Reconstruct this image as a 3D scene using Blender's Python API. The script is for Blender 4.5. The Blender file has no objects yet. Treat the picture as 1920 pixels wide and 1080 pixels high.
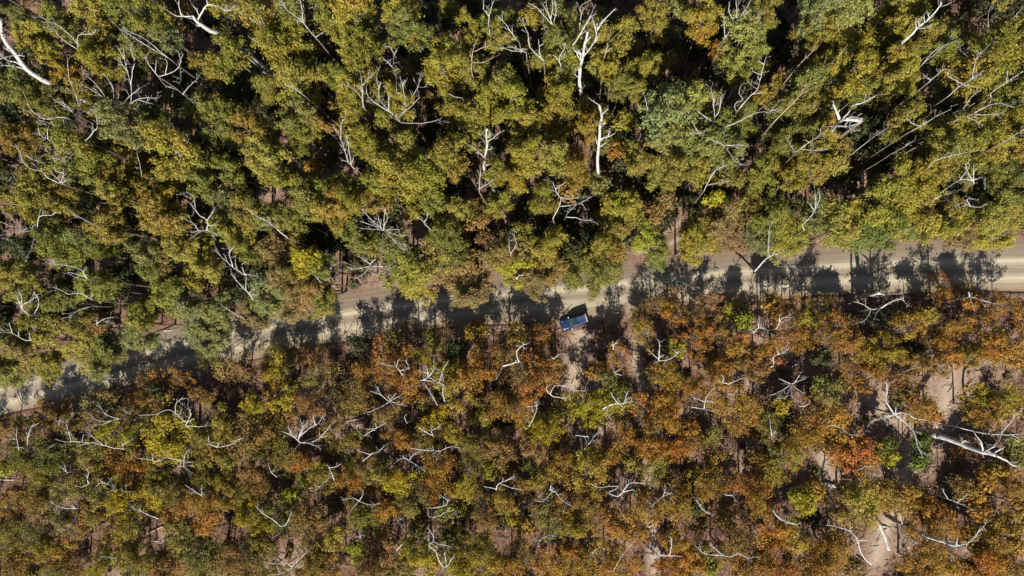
import bpy, bmesh, math, random
import numpy as np
from mathutils import Vector, Matrix, Quaternion

scene = bpy.context.scene
COL = scene.collection
R_ = math.radians

# ------------------------------------------------------------------ camera
# a drone 124 m up, looking almost straight down; X = right, Y = up the picture (away from the sun), Z = height
CAM_H = 124.0
FPX = 1283.0                       # focal length in photo pixels (1920 wide)
NADIR = (1080.0, 640.0)            # the photo pixel straight below the drone
FWD = Vector((960 - NADIR[0], NADIR[1] - 540, -FPX)).normalized()
RIGHT = FWD.cross(Vector((0, 1, 0))).normalized()
UP = RIGHT.cross(FWD).normalized()
cam_data = bpy.data.cameras.new('camera')
cam_data.sensor_width = 36.0
cam_data.lens = 36.0 * FPX / 1920.0
cam_data.clip_start = 1.0
cam_data.clip_end = 6000.0
camera = bpy.data.objects.new('camera', cam_data)
COL.objects.link(camera)
camera.matrix_world = Matrix(((RIGHT.x, UP.x, -FWD.x, 0), (RIGHT.y, UP.y, -FWD.y, 0),
                              (RIGHT.z, UP.z, -FWD.z, CAM_H), (0, 0, 0, 1)))
scene.camera = camera

# ------------------------------------------------------------------ sky, sun, exposure
SUN_ELEV = 42.0
world = bpy.data.worlds.new('World')
scene.world = world
world.use_nodes = True
wn = world.node_tree.nodes
wl = world.node_tree.links
wn.clear()
sky_node = wn.new('ShaderNodeTexSky')
sky_node.sky_type = 'NISHITA'
sky_node.sun_disc = False
sky_node.sun_elevation = R_(SUN_ELEV)
sky_node.sun_rotation = R_(180)
bg = wn.new('ShaderNodeBackground')
bg.inputs['Strength'].default_value = 0.060
wo = wn.new('ShaderNodeOutputWorld')
wl.new(sky_node.outputs[0], bg.inputs['Color'])
wl.new(bg.outputs[0], wo.inputs['Surface'])

sun_data = bpy.data.lights.new('sun', 'SUN')
sun_data.energy = 5.0
sun_data.angle = R_(0.5)
sun_data.color = (1.0, 0.93, 0.80)
sun = bpy.data.objects.new('sun', sun_data)
COL.objects.link(sun)
sun.rotation_euler = (R_(90 - SUN_ELEV), 0, 0)
sun.location = (0, -60, 90)

scene.view_settings.view_transform = 'Standard'
scene.view_settings.look = 'None'
scene.view_settings.gamma = 1.0
scene.view_settings.use_curve_mapping = False
scene.view_settings.exposure = 1.1
scene.cycles.max_bounces = 6
scene.cycles.diffuse_bounces = 3
scene.cycles.transmission_bounces = 3

# ---- what stands where: read off the photograph in nine 640x360 windows, 3 units per photo pixel ----
# living crowns: x y radius colour-code
CROWNS = {
'00': """130 110 75 o|190 210 95 y|340 100 90 y|400 190 70 o|520 40 110 y|600 150 65 o|740 50 100 o|850 120 100 o|930 190 80 g|540 300 110 y|610 370 70 y|790 290 80 o|1165 385 75 a|1280 290 115 o|1370 330 70 d|1480 110 110 y|1570 220 130 y|1640 320 90 y|1720 60 130 g|1690 460 120 y|1880 420 80 o|1690 640 100 o|1690 760 80 o|1830 720 65 a|1250 640 85 o|1240 760 90 o|1400 730 105 a|1480 850 110 y|1530 950 85 y|1140 590 75 o|960 860 125 y|1080 930 90 y|740 830 65 a|700 650 115 g|790 740 110 g|890 680 70 g|830 610 80 d|540 540 85 y|330 540 95 o|240 600 75 o|350 400 75 a|110 770 80 a|170 870 60 o|420 850 110 y|550 830 90 o|250 1010 110 y|470 1040 80 o|720 1000 95 a|1520 490 75 y|1770 950 55 a|1280 960 85 o|1840 1050 95 o|1650 1000 60 o|60 480 100 o|210 500 80 o|60 620 70 d|1000 590 80 d|1120 1020 90 o|1580 590 80 d|1330 450 90 d|1000 1020 70 y|620 700 80 d|60 980 70 d|1450 620 80 d|1240 60 60 y|1860 110 70 o""",
'10': """70 60 110 y|150 120 70 o|50 170 80 o|140 300 90 o|50 250 90 y|360 60 120 y|370 160 100 o|600 50 50 y|600 120 60 d|740 180 70 y|850 130 80 o|870 230 80 y|970 110 55 o|1070 90 60 y|1240 180 110 o|1230 280 110 o|1230 380 95 y|1080 370 60 y|1000 270 60 o|620 320 90 y|570 400 100 y|620 480 90 y|760 400 90 y|930 480 100 y|960 560 100 y|910 640 80 o|1230 560 95 y|1150 540 60 y|640 630 80 y|740 660 80 y|820 590 80 y|1050 690 70 y|1170 690 65 a|1330 690 60 a|1230 750 60 y|990 790 50 y|1050 880 90 y|1190 880 100 y|1000 960 80 y|900 970 70 y|1330 960 75 a|1310 880 60 a|1420 710 70 a|1480 800 60 g|1550 840 50 r|1590 690 60 y|1830 680 150 p|1860 580 110 p|1870 800 80 p|1680 900 75 y|1880 960 80 y|1780 1000 70 o|1660 440 80 y|1720 370 70 y|1520 400 80 y|1560 480 70 o|1510 230 100 y|1580 130 60 y|1760 110 70 y|1770 200 60 y|1620 290 60 y|1650 540 70 o|1380 600 60 y|1410 200 80 o|1890 30 60 g|300 430 60 y|380 440 60 o|240 560 80 o|330 580 90 y|280 660 90 y|400 640 60 g|60 440 100 y|60 580 90 y|150 790 80 y|80 780 60 y|210 880 80 y|350 870 110 y|330 980 130 y|460 980 110 y|440 860 70 d|640 860 100 y|620 800 60 y|200 1050 70 y|640 1010 70 d|1420 390 40 g|1430 1030 60 g|770 520 60 o|1780 840 60 d|1600 1000 90 d|1080 790 60 d|860 830 60 d""",
'20': """80 30 80 y|180 80 55 y|100 140 80 a|340 190 100 p|360 260 80 p|450 40 80 y|210 280 55 a|260 330 50 y|310 460 60 y|390 330 80 o|740 40 100 p|860 60 110 p|960 50 100 p|800 140 70 g|740 190 80 y|740 290 70 a|920 230 90 y|680 350 60 a|790 380 70 y|950 390 100 y|1040 270 60 o|700 470 100 o|640 570 100 o|560 600 80 o|480 500 70 a|1130 340 75 a|1180 200 90 y|1190 40 70 y|1330 190 80 y|1460 190 60 y|1420 280 80 o|1320 50 60 y|1220 430 90 y|1140 490 80 y|1270 460 60 y|1840 200 90 y|1840 290 100 y|1700 370 120 y|1620 430 100 y|1530 480 90 o|1880 470 70 y|1800 560 90 o|1220 660 80 y|1210 720 60 y|1000 520 70 o|790 600 70 y|750 660 80 o|670 760 80 o|780 750 70 y|890 820 60 o|700 850 70 y|550 790 70 o|470 950 80 y|390 1030 70 y|620 1000 70 y|730 960 80 y|860 920 60 y|560 920 60 a|50 580 100 p|20 680 100 p|90 800 90 p|200 700 110 o|230 810 110 o|330 650 80 o|350 740 70 d|90 960 90 y|240 980 60 o|1400 740 90 y|1480 800 100 y|1540 700 80 y|1640 690 90 y|1720 720 90 y|1600 820 100 y|1740 830 80 y|1860 830 80 y|1450 880 80 y|1240 990 100 y|1370 960 90 y|1130 1040 60 y|1560 950 70 o|1840 980 80 o|1760 950 70 o|1800 680 70 y|1880 650 60 o|1300 580 60 d|1320 690 60 d|1050 870 80 d|870 420 70 d|560 240 80 d|1600 590 60 d|100 440 70 d|1850 60 70 d|1000 800 60 d""",
'01': """70 60 90 y|230 60 100 y|360 60 80 y|470 150 60 d|680 30 90 y|620 200 90 a|690 230 60 y|890 150 100 a|980 190 80 a|930 60 100 a|340 270 100 o|420 340 90 o|500 260 90 g|300 220 70 o|560 290 70 o|60 460 90 y|150 500 90 o|210 460 70 g|520 530 90 o|620 500 70 o|470 490 60 o|240 640 70 y|330 620 90 o|210 710 70 o|440 600 70 d|820 340 70 g|850 460 70 o|1030 310 90 y|1100 350 80 y|950 250 60 o|920 410 60 b|1170 440 70 y|1080 500 60 y|1260 220 70 y|1390 100 90 a|1370 270 70 y|1440 340 70 o|1540 340 90 b|1650 270 60 y|1740 380 90 l|1830 430 70 o|1500 120 90 o|1620 140 80 o|1740 60 100 o|1860 80 90 a|1890 180 70 y|1700 190 60 d|1250 50 70 g|1580 470 80 b|1700 480 70 b|1640 560 80 b|1480 530 80 g|1330 540 100 d|1480 620 90 o|1580 600 60 b|1400 660 60 b|1780 560 90 b|1880 580 60 b|1000 600 100 o|930 540 60 o|1070 650 70 g|1170 730 120 g|1150 830 80 g|1240 650 70 g|1150 940 70 o|1230 930 60 o|820 660 75 y|770 740 60 o|460 760 70 y|560 740 60 b|640 830 80 g|500 890 100 y|430 870 70 y|560 940 80 o|240 820 60 y|120 880 80 b|60 830 70 o|60 960 80 y|180 960 70 b|30 1040 70 o|300 750 60 o|660 440 70 d|720 300 70 d|600 630 70 d|690 560 60 d|100 310 80 d|200 380 60 d|350 470 70 d|900 1040 70 r|1010 1010 50 a|1500 940 80 g|1600 930 90 g|1580 1030 110 l|1500 1020 60 a|1340 1000 80 b|1720 940 70 b|1830 960 70 b|1750 1040 60 o""",
'11': """60 50 80 y|200 40 80 a|400 10 60 l|410 110 50 y|520 50 70 o|660 90 70 y|890 70 70 y|780 160 60 b|560 150 60 l|590 260 80 o|640 320 80 o|510 320 60 b|810 260 50 b|1000 230 60 y|1130 40 80 y|1200 250 60 y|1160 330 80 y|880 340 80 b|1000 330 60 b|100 250 80 o|180 290 60 o|310 250 70 o|290 310 60 g|40 200 60 o|440 430 100 y|350 420 70 o|430 510 80 y|320 540 60 b|200 520 60 o|60 540 60 y|720 480 130 b|740 580 80 b|950 440 80 l|900 520 50 l|1080 480 90 b|1280 390 90 o|1400 430 90 o|1500 420 70 o|1200 420 70 b|1480 310 70 y|1540 340 60 y|1560 230 70 y|1600 100 80 y|1520 50 60 y|1640 140 60 y|1760 130 60 b|1700 250 70 l|1790 330 70 o|1860 350 60 y|1880 210 60 b|1820 50 60 b|1350 250 80 d|1300 330 60 d|240 880 80 r|310 930 70 r|480 900 70 l|520 960 60 l|770 780 80 r|1130 780 60 r|1110 830 70 r|820 950 70 r|780 900 60 b|130 1030 80 r|270 1010 60 r|950 910 60 b|1080 960 80 b|1170 1000 80 b|1050 1040 70 b|1590 930 70 r|1730 810 70 y|1690 740 80 b|1780 650 80 b|1870 690 70 r|1860 590 60 b|1890 880 50 l|1820 1030 70 a|1430 1010 50 r|600 1040 60 l|760 1050 70 a|420 1030 60 r|90 870 70 d|650 880 50 d|1500 1060 60 g|660 980 50 b|330 760 60 b|560 800 60 b""",
'21': """180 40 50 l|280 90 40 y|70 80 60 b|100 230 90 y|30 290 80 y|220 160 90 b|260 240 80 b|480 140 90 y|370 60 60 o|570 290 80 y|400 280 70 g|450 350 60 o|680 310 60 o|720 140 80 g|860 210 100 y|1080 240 120 e|1180 180 70 e|1080 80 110 y|1220 70 120 y|1330 30 100 y|1480 160 100 y|1540 90 60 y|1400 190 60 y|1240 260 60 g|1360 270 60 g|1540 230 80 b|1700 170 80 y|1760 250 80 y|1870 120 70 y|1850 220 60 o|1820 50 70 o|620 240 80 y|850 320 60 b|770 340 60 b|900 120 60 d|130 120 60 d|140 640 90 b|60 680 60 b|330 660 75 l|350 720 50 l|620 650 60 o|680 720 70 l|830 650 60 b|590 800 70 r|630 830 60 r|170 810 70 r|60 820 60 r|80 920 40 r|200 990 60 a|880 760 70 a|800 810 70 o|940 840 70 a|920 740 50 b|1180 880 60 y|1080 930 80 y|1490 540 70 b|1220 540 60 d|1280 780 80 o|1360 690 50 y|1540 740 70 a|1480 810 60 a|1700 700 70 a|1780 640 60 r|1720 850 60 o|1830 930 80 a|1640 930 60 o|1290 880 60 d|1210 1000 70 b|1000 1020 70 b|400 900 80 b|420 990 60 b|300 880 50 a|780 930 60 d|1500 900 60 b|1900 660 60 b|1380 980 60 b|1100 700 60 d|500 620 55 b|1620 620 50 b""",
'02': """250 130 70 a|370 140 70 a|530 110 100 g|620 150 80 d|480 180 60 o|790 60 70 a|830 120 70 a|900 60 60 d|800 200 70 o|650 280 90 l|560 330 60 o|770 280 60 o|960 260 130 l|930 350 90 l|870 370 50 l|1120 310 60 o|1130 60 70 a|1260 220 80 o|1440 120 60 l|1550 30 90 l|250 390 90 e|130 410 70 e|320 330 60 d|60 280 60 b|30 480 50 y|500 360 70 o|500 440 60 b|690 440 80 r|780 440 60 r|900 480 60 o|1200 470 90 o|1150 520 60 o|1290 440 60 o|1220 400 50 r|1420 280 90 b|1480 200 80 b|1400 480 70 b|1450 360 60 e|1620 400 70 o|1700 430 60 r|1860 340 50 o|1870 230 60 b|1780 120 60 b|1650 130 60 b|1720 520 60 e|1830 540 70 o|1640 620 50 l|200 490 60 o|380 580 80 o|200 600 70 o|560 660 90 o|540 710 60 a|700 640 80 l|830 630 80 l|930 600 70 o|340 740 80 g|200 680 60 b|60 680 60 b|1080 740 100 r|960 740 50 r|1150 700 70 a|980 840 70 o|730 820 70 y|1290 640 60 y|1380 600 70 o|1480 780 60 l|1400 720 60 l|1560 720 70 e|1700 720 80 b|1780 780 60 b|1850 890 70 y|1700 820 70 b|1450 920 80 o|1150 940 120 e|1150 840 90 d|270 920 60 y|360 900 60 y|330 970 60 a|120 1000 50 r|60 920 60 o|200 850 60 g|550 1030 60 l|200 1060 50 y|700 960 80 g|860 990 60 o|1350 1000 80 b|1420 960 60 d|950 1030 80 b|1850 1040 70 a|1760 1000 60 o|60 820 60 o|400 1040 60 b|620 870 60 b|1050 560 60 d""",
'12': """80 80 70 b|380 30 80 r|250 170 60 b|340 310 60 r|650 50 90 y|520 190 60 l|800 180 50 y|790 130 50 d|870 110 70 a|960 130 80 a|1060 40 70 r|920 200 60 d|1140 210 80 l|1160 270 60 l|1380 130 80 l|1500 60 80 l|1570 70 60 e|1560 320 70 o|1740 330 70 o|1740 120 90 b|1860 80 70 b|1820 180 70 b|620 270 60 y|500 310 60 o|740 340 60 o|740 400 60 o|880 380 80 b|1090 360 60 b|550 450 70 a|300 540 80 l|240 480 60 o|120 440 60 b|60 310 60 o|60 430 50 e|40 540 60 a|720 560 70 y|640 600 50 a|520 580 60 r|840 500 40 l|910 640 60 y|1150 530 60 y|1250 460 70 b|1380 500 90 y|1620 440 50 y|1490 400 60 b|1760 470 70 o|1880 660 80 a|1690 610 50 y|1900 350 60 b|400 640 80 o|270 700 60 a|150 740 70 o|90 690 60 b|430 800 50 a|970 750 50 l|1050 800 50 r|1200 760 90 o|1350 780 70 y|900 750 70 d|800 700 60 b|820 800 60 b|450 960 80 l|430 900 60 e|600 870 50 e|720 990 100 l|640 1010 60 l|790 930 60 o|90 940 50 l|250 940 80 b|1180 1030 80 a|980 950 60 b|1300 960 60 b|1560 780 90 b|1480 960 80 a|1650 820 60 b|1700 710 70 b|1870 880 60 a|1860 1030 70 b|1400 640 70 b|1250 680 60 b|580 720 50 o""",
'22': """90 20 60 a|250 60 80 a|380 130 80 a|310 200 60 a|560 130 50 l|560 210 80 d|470 240 60 o|800 180 100 a|860 260 80 a|700 260 80 a|660 340 70 a|820 60 70 g|780 20 60 o|1320 100 80 a|1390 160 60 b|1240 60 60 b|1760 100 100 y|1700 140 70 a|980 380 90 b|940 430 70 b|1140 350 60 e|1160 400 50 l|1350 330 50 e|1340 420 50 e|430 420 60 a|560 470 70 l|30 580 50 a|60 530 50 y|180 560 70 a|430 670 70 r|390 580 70 b|660 660 80 l|720 600 60 o|900 660 80 b|1000 680 100 y|1150 650 90 a|1260 620 60 a|1350 750 80 b|1450 760 70 b|1640 600 50 r|1660 700 60 r|1560 580 60 b|1850 620 70 b|1890 680 50 r|1860 790 60 b|1720 800 60 a|1740 880 70 a|1850 920 60 a|1640 860 60 b|600 870 80 y|520 850 70 b|440 880 60 b|300 900 80 b|240 780 60 b|830 920 90 a|780 980 70 r|1420 940 70 b|1480 1000 60 a|1700 980 70 a|1780 1000 60 a|1880 340 60 o|1860 420 50 o|1700 520 60 b|1780 480 60 b|60 980 60 o|150 1030 60 y|450 1000 60 b|620 1030 60 b|1240 990 50 b|1600 1040 50 b|740 760 50 d|60 690 50 d|40 260 50 b"""}

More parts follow.
